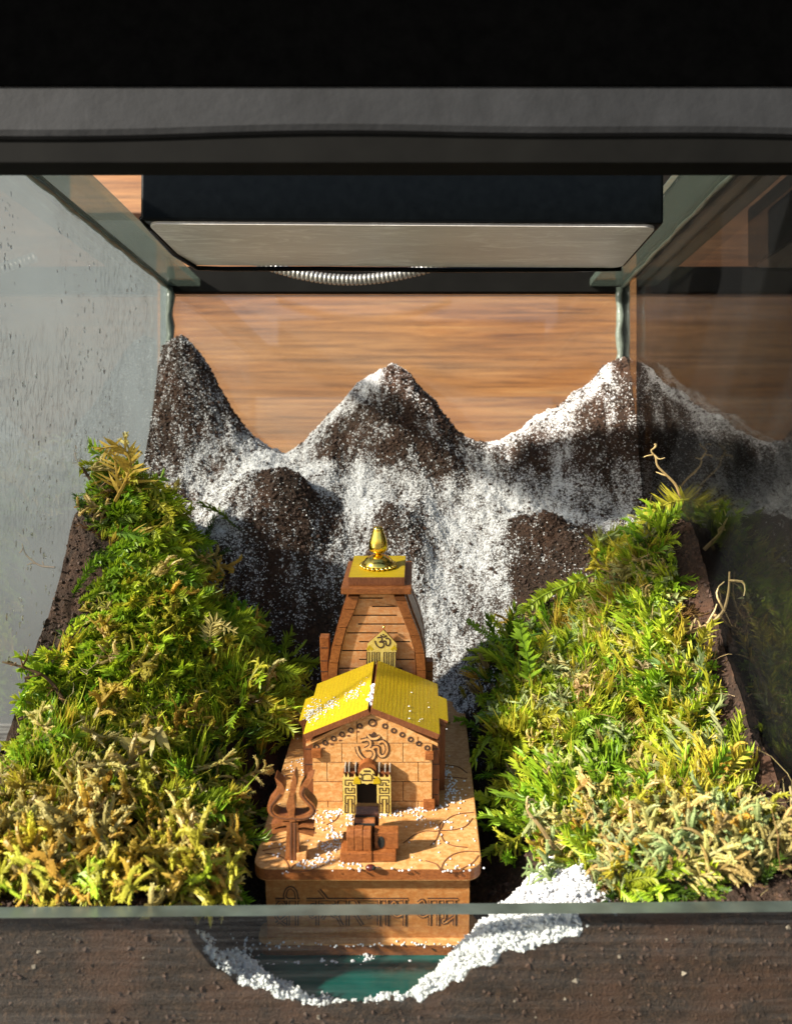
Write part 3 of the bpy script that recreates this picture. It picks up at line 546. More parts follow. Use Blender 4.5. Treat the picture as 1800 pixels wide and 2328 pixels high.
patch('curly_moss', PC, 330, g2*GL*(1-.93*fl)*fy, .25, {'cream': 3.5, 'gold': 4, 'yellow': 1.5, 'lime': .5}, 'golden dry curled moss in the front left corner', lift=.03, rnd=.7, lean=(0, .12, .5))
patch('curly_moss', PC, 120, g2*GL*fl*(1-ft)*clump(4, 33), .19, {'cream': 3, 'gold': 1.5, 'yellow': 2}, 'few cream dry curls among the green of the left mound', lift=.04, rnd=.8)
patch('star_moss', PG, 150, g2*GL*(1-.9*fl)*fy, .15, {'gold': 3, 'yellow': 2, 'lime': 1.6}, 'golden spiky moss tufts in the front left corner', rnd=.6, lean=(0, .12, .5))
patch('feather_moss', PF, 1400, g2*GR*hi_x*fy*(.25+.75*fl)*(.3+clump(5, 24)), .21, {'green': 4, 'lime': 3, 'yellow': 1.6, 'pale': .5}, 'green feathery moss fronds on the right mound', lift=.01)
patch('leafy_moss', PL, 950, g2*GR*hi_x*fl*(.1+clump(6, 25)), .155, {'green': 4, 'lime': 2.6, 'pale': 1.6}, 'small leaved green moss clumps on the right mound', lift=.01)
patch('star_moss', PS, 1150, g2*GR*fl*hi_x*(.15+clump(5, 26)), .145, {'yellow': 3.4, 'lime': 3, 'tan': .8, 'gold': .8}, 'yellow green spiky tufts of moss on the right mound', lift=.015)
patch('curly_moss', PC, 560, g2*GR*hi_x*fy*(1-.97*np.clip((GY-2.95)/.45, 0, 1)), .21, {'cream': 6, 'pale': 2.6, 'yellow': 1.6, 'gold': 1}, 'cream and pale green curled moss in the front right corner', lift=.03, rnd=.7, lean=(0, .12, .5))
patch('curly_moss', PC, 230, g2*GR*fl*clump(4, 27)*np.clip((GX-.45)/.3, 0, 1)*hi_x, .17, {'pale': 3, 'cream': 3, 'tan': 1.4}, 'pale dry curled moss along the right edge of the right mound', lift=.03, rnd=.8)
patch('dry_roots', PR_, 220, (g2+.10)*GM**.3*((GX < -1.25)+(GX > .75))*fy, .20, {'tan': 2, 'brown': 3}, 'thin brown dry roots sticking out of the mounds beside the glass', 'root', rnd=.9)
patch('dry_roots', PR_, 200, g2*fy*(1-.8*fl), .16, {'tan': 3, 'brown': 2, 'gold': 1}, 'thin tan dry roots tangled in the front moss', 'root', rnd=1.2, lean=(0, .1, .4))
# single sprigs that stand out against the snow and the glass
def sprig(name, label, pts, pal, L=.05, wd=.014, n=26, kind='feather', rad=.006, cat='moss sprig'):
    W = np.array([at(*p) for p in pts]); st = np.array(smooth_line(W, 5)); o0 = st[0].copy(); st = st-o0; q = Pr(); k_ = len(st); q.tube(st, np.linspace(rad, rad*.4, k_), .1, .5, 5); root = thing(name, label, cat, o0)
    def fin(q_, nm, mm):
        V, F, t = q_.done(); a, b_ = np.array(PAL[pal][0]), np.array(PAL[pal][1]); big(nm, V, F, M[mm], root, None, a+(b_-a)*t[:, None])
    fin(q, 'stem', 'root'); lf = Pr()
    for i in range(n if kind else 0):
        f = (.08+.9*i/n)*(k_-1); j = min(int(f), k_-2); p = st[j]+(st[j+1]-st[j])*(f-j); d, a, c = fr(st[j+1]-st[j])
        for sg in (-1, 1):
            az = pr_.normal()*.5+(i*2.4 if kind == 'whorl' else 0); sd = (a*math.cos(az)+c*math.sin(az))*sg; dd = d*.55+sd*.85; dd /= np.linalg.norm(dd)
            lf.leaf(p, dd, np.cross(np.cross(d, sd), dd), L*(.7+.6*pr_.random())*(1.1-.6*i/n), wd, .4, 1, .3*pr_.random(), 3 if L > .06 else 1)
    if cat == 'root':
        for i in range(n):
            lf = Pr(); j = int(pr_.integers(1, k_-1)); d, a, c = fr(st[j]-st[j-1]); B = [st[j]]; dd = d*.5+a*pr_.normal()+c*pr_.normal(); dd /= np.linalg.norm(dd)
            for _ in range(5): dd = dd+pr_.normal(size=3)*.38; dd /= np.linalg.norm(dd); B.append(B[-1]+dd*L*(.12+.3*pr_.random()))
            lf.tube(np.array(B), np.linspace(rad*.65, rad*.25, 6), .3, 1, 4); fin(lf, 'side_root', 'root')
        return root
    if kind: fin(lf, 'leaves', 'moss')
    return root
sprig('moss_sprig', 'golden yellow sprig arching over the peak of the left mound', [(262, 1140, 4.1), (290, 1085, 4.08), (296, 1045, 4.06), (270, 1015, 4.04), (215, 1022, 4.02)], 'gold', .13, .022, 16, 'whorl', .010)
sprig('moss_sprig', 'amber tuft with long curled leaves behind the left mound peak', [(270, 1120, 4.12), (264, 1060, 4.12), (252, 1005, 4.11)], 'gold', .11, .016, 10, 'whorl', .008)
sprig('moss_sprig', 'thin red brown stalk at the very top left of the left mound', [(205, 1090, 4.2), (185, 1060, 4.2), (172, 1040, 4.2), (172, 1012, 4.2)], 'brown', .03, .007, 12, 'whorl', .008)
sprig('moss_sprig', 'fern like olive sprig bending down beside the snow on the left mound', [(310, 1145, 4.2), (345, 1135, 4.15), (375, 1160, 4.12), (386, 1200, 4.1), (372, 1248, 4.1)], 'yellow', .055, .018, 24)
sprig('moss_sprig', 'green sprig pointing right from the shoulder of the left mound', [(395, 1375, 4.0), (430, 1352, 4.0), (488, 1342, 4.0)], 'green', .05, .018, 16)
sprig('moss_sprig', 'small leaved green sprig hanging down the left mound face', [(280, 1270, 3.95), (315, 1300, 3.92), (345, 1318, 3.92), (385, 1335, 3.92), (400, 1350, 3.92)], 'green', .04, .02, 20)
sprig('moss_sprig', 'yellow tipped sprig standing at the right edge of the left mound', [(480, 1480, 3.85), (478, 1440, 3.85), (490, 1415, 3.85), (540, 1440, 3.84)], 'cream', .06, .014, 16)
sprig('moss_sprig', 'cream leaf curl lying on the middle of the left mound', [(370, 1650, 3.42), (345, 1680, 3.4), (300, 1700, 3.38), (290, 1705, 3.38)], 'cream', .09, .03, 8)
sprig('moss_sprig', 'long fern sprig reaching from the right mound over the snow', [(1350, 1305, 4.25), (1290, 1330, 4.25), (1240, 1350, 4.24), (1200, 1378, 4.22), (1195, 1390, 4.2)], 'lime', .06, .02, 28)
sprig('moss_sprig', 'thin branching green sprig low on the snow left of the right mound', [(1230, 1440, 4.1), (1140, 1455, 4.1), (1090, 1430, 4.1), (1060, 1408, 4.1)], 'green', .035, .012, 22)
sprig('moss_sprig', 'upright fern sprig on the left shoulder of the right mound', [(1205, 1560, 3.95), (1200, 1500, 3.95), (1185, 1450, 3.95), (1180, 1415, 3.95)], 'green', .07, .02, 24)
sprig('moss_sprig', 'straw coloured tuft combed over the peak of the right mound', [(1565, 1135, 4.4), (1530, 1140, 4.38), (1490, 1160, 4.36), (1465, 1195, 4.34)], 'yellow', .11, .014, 26)
sprig('root_twig', 'pale curling root rising from the peak of the right mound', [(1550, 1140, 4.42), (1537, 1105, 4.42), (1520, 1085, 4.42), (1495, 1060, 4.42), (1490, 1040, 4.42), (1480, 1025, 4.42), (1488, 1018, 4.42)], 'tan', .05, .006, 5, 'whorl', .0075, 'root')
sprig('root_twig', 'tan twig leaning right beside the right glass pane', [(1600, 1250, 4.1), (1630, 1220, 4.08), (1650, 1195, 4.07), (1675, 1178, 4.06)], 'tan', .07, .008, 6, 'whorl', .010, 'root')
sprig('root_twig', 'pale branching root below the tan twig on the right mound', [(1560, 1440, 3.85), (1600, 1425, 3.84), (1640, 1395, 3.82), (1655, 1350, 3.82), (1658, 1300, 3.8)], 'tan', .10, .011, 9, 'whorl', .010, 'root')
sprig('root_twig', 'red brown twig crossing the left glass edge', [(150, 1600, 3.5), (110, 1545, 3.5), (60, 1520, 3.48), (5, 1505, 3.46)], 'brown', .05, .01, 8, 'whorl', .009, 'root')
sprig('root_twig', 'thin dark root curving off the left side of the left mound', [(125, 1290, 3.95), (90, 1285, 3.96), (60, 1262, 3.97), (50, 1236, 3.97)], 'brown', .03, .005, 3, 'whorl', .006, 'root')
sprig('root_twig', 'leaning brown stick at the base gap of the right mound', [(1260, 1930, 3.05), (1228, 1880, 3.05), (1200, 1845, 3.06), (1198, 1815, 3.06)], 'tan', .03, .008, 5, 'whorl', .009, 'root')

# ------------------------------------------------------------------ wooden temple model (own frame: x right, y back, z up; leans with the slope)
TILT = math.radians(12.3); R_ = np.array(Matrix.Rotation(TILT, 3, 'X')); H0 = .365
T0 = np.array([-.19, 3.02, -1.3226])-R_@np.array([0, 0, H0])
temple = thing('miniature_temple', 'small laser cut wooden temple with yellow roof and gold finial on its base', 'temple model', T0, (TILT, 0, 0))
def tl(u, v, ax, val):
    o = R_.T@(-T0); d = R_.T@ray(u, v); return o+d*(val-o[ax])/d[ax]
X_, Y_, Z_ = np.eye(3)
FW = [M['ply'], M['edge'], M['burn']]
dx0, dx1, DL = -.405, .405, 1.32
# base box
MB().prism(rrect(dx0, dx1, 0, DL, .055), (0, 0, H0-.05), X_, Y_, (0, 0, .05)).build('deck', [M['ply'], M['edge2']], temple, bevel=.004)
MB().prism(rrect(dx0, dx1, .005, DL, .05), (0, 0, 0), X_, Y_, (0, 0, .05)).build('foot_plate', [M['ply'], M['edge2']], temple, bevel=.003)
px0, px1 = -.368, .364
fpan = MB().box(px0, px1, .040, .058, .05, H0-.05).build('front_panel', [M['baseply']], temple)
MB().box(px0, px0+.02, .058, DL-.06, .05, H0-.05).box(px1-.02, px1, .058, DL-.06, .05, H0-.05).box(px0, px1, DL-.06, DL-.04, .05, H0-.05).build('base_sides', [M['edge2']], temple)
# lettering on the front panel: strokes laid out with the headline at 1 and the foot at 0
def L2(x, y):
    return tl(580+x/3.128, 1980+(205+(1-y)*185)/3.128, 1, .040)[[0, 2]]
SHRI = [[(150, .62), (160, .82), (190, .92), (212, .78), (205, .58), (165, .48), (150, .34), (180, .16), (215, .02)], [(235, 1), (235, 0)], [(235, .40), (150, .08)], [(297, 1), (297, 0)], [(297, 1.0), (288, 1.3), (258, 1.46), (225, 1.38), (212, 1.12), (232, 1.0)], [(145, 1), (318, 1)]]
KEDAR = [[(365, 1), (1085, 1)], [(443, 1), (443, 0)], [(443, .72), (405, .8), (388, .55), (405, .32), (443, .46)], [(443, .70), (478, .80), (496, .6), (492, .38), (474, .26)], [(510, 1.02), (455, 1.38)],
         [(578, 1), (578, .80), (546, .74), (540, .46), (575, .34), (600, .48), (588, .62)], [(585, .36), (618, .0)], [(658, 1), (658, 0)], [(712, 1), (732, .84), (730, .64), (700, .56), (762, .02)],
         [(800, .42), (820, .54), (842, .46), (880, .46)], [(800, .42), (806, .3), (826, .36)], [(880, 1), (880, 0)], [(938, 1), (938, 0)], [(1062, 1), (1062, 0)], [(968, .84), (990, .94), (1000, .78), (972, .68), (978, .48), (1010, .36), (1062, .48)]]
DHAM = [[(1225, 1), (1442, 1)], [(1242, 1), (1242, 0)], [(1160, .88), (1192, .98), (1202, .80), (1172, .70), (1160, .48), (1192, .34), (1242, .46)], [(1300, 1), (1300, 0)], [(1350, 1), (1350, .30), (1332, .22), (1345, .10), (1418, .36)], [(1418, 1), (1418, 0)]]
ins = lambda p: p
for nm, word in (('engraved_word', SHRI), ('engraved_word', KEDAR), ('engraved_word', DHAM)):
    b = MB()
    for i, st in enumerate(word):
        q = [L2(*p) for p in st]; q = smooth_line(q, 4) if len(q) > 3 else q
        b.ribbon(q, .0135, (0, .0385-.00012*i, 0), X_, Z_, (0, .003, 0))
        b.ribbon(q, .0042, (0, .0372-.00012*i, 0), X_, Z_, (0, .0025, 0), 1)
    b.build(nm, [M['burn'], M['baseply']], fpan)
# engraved petal lines on the deck
b = MB()
DC = [(760, 1700, 4.968, [[(780, 1080), (900, 990), (1020, 945), (1180, 940), (1240, 845), (1330, 775), (1450, 745), (1570, 735)], [(1080, 1110), (1150, 1040), (1185, 940), (1190, 870), (1240, 820)], [(1200, 940), (1350, 930), (1480, 890), (1560, 800)],
      [(1190, 960), (1240, 1060), (1340, 1110), (1500, 1130)], [(1200, 1390), (1240, 1290), (1340, 1210), (1480, 1175), (1630, 1180)], [(1200, 1390), (1400, 1380), (1550, 1310), (1630, 1220)], [(1200, 1390), (1150, 1320), (1030, 1280)], [(1240, 190), (1400, 220), (1500, 290)], [(1250, 330), (1500, 350)]]),
      (600, 1730, 6.496, [[(-20, 1330), (120, 1300), (250, 1280)], [(0, 1180), (80, 1120), (220, 1050)], [(390, 1640), (330, 1490), (200, 1390), (20, 1370)], [(390, 1650), (560, 1640), (750, 1600), (890, 1540)], [(390, 1650), (430, 1560), (560, 1480)], [(920, 950), (1050, 880), (1110, 800)]])]
for u0, v0, s_, lines in DC:
    for st in lines: b.ribbon(smooth_line([tl(u0+x/s_, v0+y/s_, 2, H0+.001)[:2] for x, y in st], 5), .0038, (0, 0, H0+.001), X_, Y_, (0, 0, .0012))
b.build('engraved_lines', [M['burn2']], temple)['kind'] = 'stuff'
# house ------------------------------------------------------------
yw = tl(850, 1838, 2, H0)[1]; hw = .232
apx = tl(847, 1615, 1, yw)[2]; ev = tl(988, 1685, 1, yw)[2]; roofpitch = (apx-ev)/(hw+.014); ze = apx-roofpitch*hw
gable = [(-hw, H0), (hw, H0), (hw, ze), (0, apx), (-hw, ze)]
wall = MB().prism(gable, (0, yw+.006, 0), X_, Z_, (0, .03, 0), 1, 1).build('front_wall', [M['burn2'], M['burn2']], temple)
def clip(poly, conv):
    for i in range(len(conv)):
        a, c = np.array(conv[i]), np.array(conv[(i+1) % len(conv)]); n_ = np.array([-(c-a)[1], (c-a)[0]]); out = []
        for j in range(len(poly)):
            p, q = np.array(poly[j]), np.array(poly[(j+1) % len(poly)]); dp, dq = (p-a)@n_, (q-a)@n_
            if dp >= 0: out.append(tuple(p))
            if dp*dq < 0: out.append(tuple(p+(q-p)*dp/(dp-dq)))
        poly = out
        if len(poly) < 3: return None
    return poly
rowz = [tl(850, v, 1, yw)[2] for v in (1822, 1777.6, 1733.5, 1690)]; rz = [H0]+rowz+[apx+.01]; bw = .1185; gp = .0026
for i in range(5):
    off = (0 if i % 2 else .5)*bw+.001; k = -3
    while k*bw+off < hw+.01:
        x0, x1 = k*bw+off, (k+1)*bw+off; poly = clip([(x0+gp/2, rz[i]+gp/2), (x1-gp/2, rz[i]+gp/2), (x1-gp/2, rz[i+1]-gp/2), (x0+gp/2, rz[i+1]-gp/2)], gable); k += 1
        if poly and max(p[0] for p in poly)-min(p[0] for p in poly) > .01: MB().prism(poly, (0, yw, 0), X_, Z_, (0, .0065, 0), 0, 1).build('brick', [M['ply'], M['burn2']], wall)
# side walls with notched front posts, rear wall
yh = yw+.44
for sg in (-1, 1):
    sw = MB().box(min(sg*hw, sg*(hw+.028)), max(sg*hw, sg*(hw+.028)), yw+.012, yh, H0, ze-.012).build('side_wall', [M['edge']], temple)
    b = MB()
    for z in np.linspace(H0+.05, ze-.05, 4): b.box(min(sg*(hw-.002), sg*(hw+.0295)), max(sg*(hw-.002), sg*(hw+.0295)), yw+.0105, yh-.01, z, z+.004)
    b.build('course_line', [M['burn']], sw)['kind'] = 'stuff'
    MB().box(min(sg*(hw+.026), sg*(hw+.055)), max(sg*(hw+.026), sg*(hw+.055)), yw+.13, yw+.31, H0, ze-.01).build('side_bay', [M['edge']], temple)
MB().prism(gable, (0, yh-.03, 0), X_, Z_, (0, .03, 0), 0, 0).build('rear_wall', [M['edge']], temple)
for u0, v0, u1, v1 in ((709, 1701, 731, 1720), (966, 1708, 985, 1724)):
    a, c = tl(u0, v0, 1, yw), tl(u1, v1, 1, yw); MB().box(a[0], c[0], yw-.016, yw+.004, c[2], a[2]).build('eave_bracket', [M['edge2']], temple, bevel=.002)
a, c = tl(962, 1817, 1, yw), tl(988, 1838, 1, yw); MB().box(a[0], c[0], yw-.018, yw+.004, H0, a[2]).build('corner_block', [M['edge2']], temple, bevel=.002)
# bargeboards, rings and roof
for sg in (-1, 1):
    L_ = hw+.022; ln = math.hypot(1, roofpitch)
    pts = [(0, apx-.006*0), (sg*L_, apx-roofpitch*L_), (sg*L_, apx-roofpitch*L_-.013), (0, apx-.013)]
    MB().prism(pts, (0, yw-.010, 0), X_, Z_, (0, .012, 0), 0, 1).build('bargeboard', [M['ply'], M['edge2']], temple)
C3 = [(415, 690), (555, 625), (690, 558), (825, 490), (965, 425), (1110, 357), (1511, 357), (1651, 430), (1786, 495), (1921, 570), (2051, 637), (2186, 707)]
for cx, cy, r in [(x, y, .0088) for x, y in C3]+[(1310, 305, .0135)]:
    p = tl(660+cx/7.037, 1600+cy/7.037, 1, yw)
    MB().ribbon([(p[0]+r*math.cos(t), p[2]+r*math.sin(t)) for t in np.linspace(0, 2*math.pi, 13)[:-1]], .0055, (0, yw-.0022, 0), X_, Z_, (0, .0022, 0), closed=True).build('ring_ornament', [M['burn']], temple)
b = MB()
for x0, z0, x1 in ((500, 700, 640), (640, 640, 690), (770, 575, 810), (905, 500, 950), (1050, 435, 1090)):
    p, q = tl(660+x0/7.037, 1600+z0/7.037, 1, yw), tl(660+(x0+45)/7.037, 1600+(z0+22)/7.037, 1, yw); b.box(p[0], q[0], yw-.0018, yw+.001, q[2], p[2])
b.build('step_marks', [M['burn2']], temple)['kind'] = 'stuff'
def om(name, par, f, o, wd, inner, mats, t=.0025):
    OM = [[(1130, 590), (1230, 570), (1278, 605), (1270, 680), (1195, 725)], [(1195, 725), (1300, 728), (1345, 795), (1315, 875), (1230, 905), (1140, 850), (1085, 770), (1062, 685)], [(1305, 722), (1350, 688), (1405, 700), (1408, 780), (1450, 838), (1512, 820), (1548, 740), (1530, 645), (1470, 598), (1405, 622)], [(1238, 498), (1290, 552), (1370, 555), (1432, 515)], [(1310, 470), (1345, 505)]]
    b = MB()
    for i, st in enumerate(OM):
        q = [f(*p) for p in st]; q = smooth_line(q, 4) if len(q) > 3 else q; oo = np.array(o)-np.array((0, t+.00012*i, 0))
        b.ribbon(q, wd, oo, X_, Z_, (0, t, 0))
        if inner and i != 4: b.ribbon(q, inner, oo-np.array((0, .001, 0)), X_, Z_, (0, .001, 0), 1)
    return b.build(name, mats, par)
om('om_symbol', temple, lambda x, y: tl(660+x/7.037, 1600+y/7.037, 1, yw)[[0, 2]], (0, yw, 0), .0172, .0085, [M['burn'], M['ply']])
xe = .262; zr = tl(848, 1608, 1, yw-.02)[2]; pr = math.atan((zr-tl(989, 1669, 1, yw-.02)[2])/xe)
def slope(sg, name):
    u_ = np.array([sg*math.cos(pr), 0, -math.sin(pr)]); nrm = np.array([sg*math.sin(pr), 0, math.cos(pr)]); s0 = .015 if sg < 0 else .004; S1 = xe/math.cos(pr); S2 = (xe+.036)/math.cos(pr); y0, y1 = yw-.020, yw+.43
    poly = [(s0, y0), (S1, y0), (S1, y0+.135), (S2, y0+.135), (S2, y0+.335), (S1, y0+.335), (S1, y1), (s0, y1)]
    o = np.array([0, 0, zr-.002]); b = MB().prism(poly, o, u_, Y_, -nrm*.024, 0, 1); b.m[0] = 0; b.m[1] = 1
    rs = b.build(name, [M['yellow'], M['edge']], temple)
    ln = MB(); r2 = np.random.default_rng(5+sg)
    for s in np.arange(s0+.012, S1-.004, .0165):
        p0, p1 = y0+.001, y1-.001; ys = np.linspace(p0, p1, 8); ln.ribbon([(s+.0022*r2.normal(), y) for y in ys], [.0006+.0014*r2.random() for _ in ys], o+nrm*.0002, u_, Y_, nrm*.0003)
    ln.build('grain_line', [M['roofline']], rs)['kind'] = 'stuff'; return rs
M['roofline'] = plain('dark_yellow_grain', (.48, .28, .006), .6)
slope(-1, 'roof_slope'); slope(1, 'roof_slope')
MB().box(-.018, .016, yw+.012, yw+.42, zr-.07, zr-.028).build('ridge_beam', [M['edge']], temple)
# door surround
yd = tl(835, 1853, 2, H0)[1]; dq = lambda x, y: tl(760+x/4.968, 1700+y/4.968, 1, yd)[[0, 2]]
ds = thing('door_surround', None, None); ds.parent = temple
def poly2(pts): return [tuple(dq(*p)) for p in pts]
arc = lambda cx, cy, rx, ry, a0, a1, n: [(cx+rx*math.cos(math.radians(a)), cy-ry*math.sin(math.radians(a))) for a in np.linspace(a0, a1, n)]
for x0, x1, spk in ((92, 247, ((112, 290), (155, 285), (230, 290))), (478, 636, ((500, 290), (568, 305), (622, 300)))):
    mid = (x0+x1)/2; top = [(x0, 335)]+[q for sx, sy in spk for q in ((sx-14, 335), (sx, sy), (sx+14, 335))]+[(x1, 335)]
    bot = dq(mid, 700)[1]; pts = poly2(top); pts = [(pts[-1][0], H0)]+pts[::-1]+[(pts[0][0], H0)]; pts = pts[::-1]
    post = MB().prism(pts, (0, yd, 0), X_, Z_, (0, .012, 0), 0, 1).build('door_post', [M['yellow2'], M['edge']], ds)
    MB().box(dq(x0+6, 330)[0], dq(x1-6, 330)[0], yd+.012, yw-.0005, H0, dq(mid, 300)[1]).build('door_post_back', [M['edge']], ds)
    for sx, sy in spk: MB().box(dq(sx-7, 0)[0], dq(sx+7, 0)[0], yd+.014, yw-.001, dq(mid, 340)[1], dq(sx, sy-58)[1]).build('spire', [M['spire']] if 'spire' in M else [M['edge2']], ds)
    s = x0+28-120+0; b = MB()
    KEY = [[(225, 395), (225, 366), (120, 366), (120, 426), (158, 426), (158, 396), (192, 396), (192, 426), (225, 426)], [(122, 456), (122, 514), (225, 514), (225, 456), (192, 456), (192, 486), (155, 486), (155, 456), (122, 456)], [(120, 625), (120, 542), (225, 542), (225, 625)], [(152, 735), (152, 580), (196, 580), (196, 735)], [(120, 632), (152, 632)], [(196, 632), (225, 632)], [(120, 640), (120, 735), (152, 735)], [(196, 735), (225, 735), (225, 640)]]
    for i, st in enumerate(KEY): b.ribbon([dq(x+s, y) for x, y in st], .0034, (0, yd-.0016-.0001*i, 0), X_, Z_, (0, .0016, 0))
    b.build('key_pattern', [M['burn']], post)['kind'] = 'stuff'
arch_o = [(262, 400)]+arc(368, 320, 92, 92, 180, 0, 14)+[(478, 400)]
arch = MB().prism(poly2([(250, 410), (250, 330), (262, 335)]+arc(368, 325, 92, 95, 178, 2, 14)+[(474, 335), (482, 330), (482, 410), (400, 402), (368, 418), (335, 402)]), (0, yd-.001, 0), X_, Z_, (0, .012, 0), 0, 1).build('door_arch', [M['yellow2'], M['edge']], ds)
MB().prism(poly2([(255, 400)]+arc(368, 300, 108, 118, 180, 0, 16)+[(482, 400)]), (0, yd+.012, 0), X_, Z_, (0, yw-yd-.013, 0), 1, 1).build('arch_back', [M['edge'], M['edge2']], ds, smooth=False)
for xx in (255, 478): MB().prism(poly2(arc(xx, 395, 40, 70, 190, -10, 8)), (0, yd-.003, 0), X_, Z_, (0, .002, 0), 0, 0).build('arch_scroll', [M['yellow']], arch)
b = MB().ribbon(poly2([(312, 368), (312, 312), (340, 296), (392, 296), (420, 312), (420, 368), (312, 368)]), .0036, (0, yd-.0032, 0), X_, Z_, (0, .0022, 0))
for x, y in ((340, 262), (365, 262), (392, 262), (295, 300), (440, 300), (285, 345), (448, 345)): c = dq(x, y); b.box(c[0]-.003, c[0]+.003, yd-.0035, yd-.001, c[1]-.003, c[1]+.003)
b.build('arch_pattern', [M['burn']], arch)['kind'] = 'stuff'
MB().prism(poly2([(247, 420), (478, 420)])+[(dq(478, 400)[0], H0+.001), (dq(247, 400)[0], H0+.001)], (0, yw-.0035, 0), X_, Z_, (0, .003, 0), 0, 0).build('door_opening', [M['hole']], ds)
# tower ------------------------------------------------------------
yt = yw+.475; cq = lambda x, y: tl(650+x/4.2225, 1170+y/4.2225, 1, yt)[[0, 2]]
LO = [(600, 770), (560, 880), (505, 1070), (455, 1240), (415, 1410), (403, 1580), (398, 1720)]; LI = [(705, 770), (655, 920), (580, 1080), (535, 1250), (500, 1420), (488, 1600), (484, 1720)]
RO = [(1140, 770), (1205, 960), (1280, 1150), (1325, 1310), (1340, 1490), (1338, 1640), (1336, 1720)]; RI = [(1040, 770), (1062, 830), (1125, 985), (1195, 1160), (1240, 1320), (1255, 1490), (1252, 1720)]
side = lambda P_, inset=0: [cq(*p) for p in P_]
zb = H0
def prof_x(Lst, z):
    q = [cq(*p) for p in Lst]; zs = np.array([p[1] for p in q])[::-1]; xs = np.array([p[0] for p in q])[::-1]; return float(np.interp(z, zs, xs))
ztop = cq(870, 775)[1]; lv = np.linspace(zb, ztop, 9); TD = .40
outl = [(prof_x(LO, z)+.004, z) for z in lv][::-1]+[(prof_x(RO, z)-.004, z) for z in lv]
tb = MB().prism(outl, (0, yt+.024, 0), X_, Z_, (0, TD-.05, 0), 1, 0).build('tower_body', [M['edge'], M['burn2']], temple)
for sg, LOx, LIx, ys_ in ((-1, LO, LI, (900, 1075, 1245, 1415, 1580)), (1, RO, RI, (820, 985, 1155, 1320, 1490, 1600))):
    cuts = [ztop]+[cq(870, y)[1] for y in ys_]+[zb]
    for k in range(len(cuts)-1):
        z1, z0 = cuts[k]-.0015, cuts[k+1]+.0015; zs = np.linspace(z0, z1, 4)
        for yy, dd in ((yt-.012, .036),):
            pg = [(prof_x(LOx, z), z) for z in zs]+[(prof_x(LIx, z), z) for z in zs[::-1]]
            MB().prism(pg, (0, yy, 0), X_, Z_, (0, dd, 0), 0, 1).build('post_block', [M['edge2'], M['edge2']], tb)
    pg = [(prof_x(LOx, z)-sg*.001, z) for z in lv]+[(prof_x(LOx, z)-sg*.03, z) for z in lv[::-1]]
    for k, yy in enumerate((yt+.06, yt+TD-.06)): MB().prism(pg if k else [(x+sg*.006, z) for x, z in pg], (0, yy, 0), X_, Z_, (0, .04, 0), 0, 0).build('side_rib', [M['edge2'], M['edge2']], tb)
lines = [(815, 700, 930), (895, 825, 1080), (980, 640, 1065), (1065, 690, 1140), (1150, 580, 1070), (1235, 700, 1190), (1320, 530, 1030), (1405, 700, 1230), (1490, 500, 1120), (1575, 600, 1250), (1660, 480, 1100)]
zz = [ztop]+[cq(870, y)[1] for y, _, _ in lines]+[zb]
for k in range(len(zz)-1):
    z1, z0 = zz[k], zz[k+1]; gp2 = .0055; pad = .004
    lx0, lx1, rx0, rx1 = prof_x(LI, z0)+pad, prof_x(LI, z1)+pad, prof_x(RI, z0)-pad, prof_x(RI, z1)-pad
    if k < len(lines): a, c = max(cq(lines[k][1], lines[k][0])[0], lx0+.002), min(cq(lines[k][2], lines[k][0])[0], rx0-.002); pg = [(lx0, z0), (a, z0), (a, z0+gp2), (c, z0+gp2), (c, z0), (rx0, z0), (rx1, z1), (lx1, z1)]
    else: pg = [(lx0, z0), (rx0, z0), (rx1, z1), (lx1, z1)]
    MB().prism(pg, (0, yt+.010, 0), X_, Z_, (0, .013, 0), 0, 1).build('course', [M['plyt'], M['burn']], tb)
# side buttresses
for pts, y0 in (([(322, 1180), (410, 1180), (415, 1290), (402, 1420), (405, 1720), (340, 1720), (345, 1640), (330, 1420)], yt+.10), ([(1345, 1410), (1412, 1412), (1408, 1720), (1340, 1720)], yt+.06)):
    q2 = lambda x, y: tl(650+x/4.2225, 1170+y/4.2225, 1, y0)[[0, 2]]; pg = [tuple(q2(*p)) for p in pts]; pg = [(x, max(z, H0)) for x, z in pg]
    bt = MB().prism(pg, (0, y0, 0), X_, Z_, (0, .05, 0), 0, 0).build('buttress', [M['edge2']], temple, bevel=.003)
    b = MB()
    for yy in (1280, 1405, 1508, 1610):
        xs_ = [p[0] for p in pts if abs(p[1]-yy) < 400]; p0, p1 = q2(min(xs_)+2, yy), q2(max(xs_)-4, yy)
        if p0[1] < max(z for _, z in pg)-.02: b.box(p0[0]+.006, p1[0]-.004, y0-.0012, y0, p0[1]-.002, p0[1]+.002)
    if b.v: b.build('buttress_line', [M['burn']], bt)['kind'] = 'stuff'
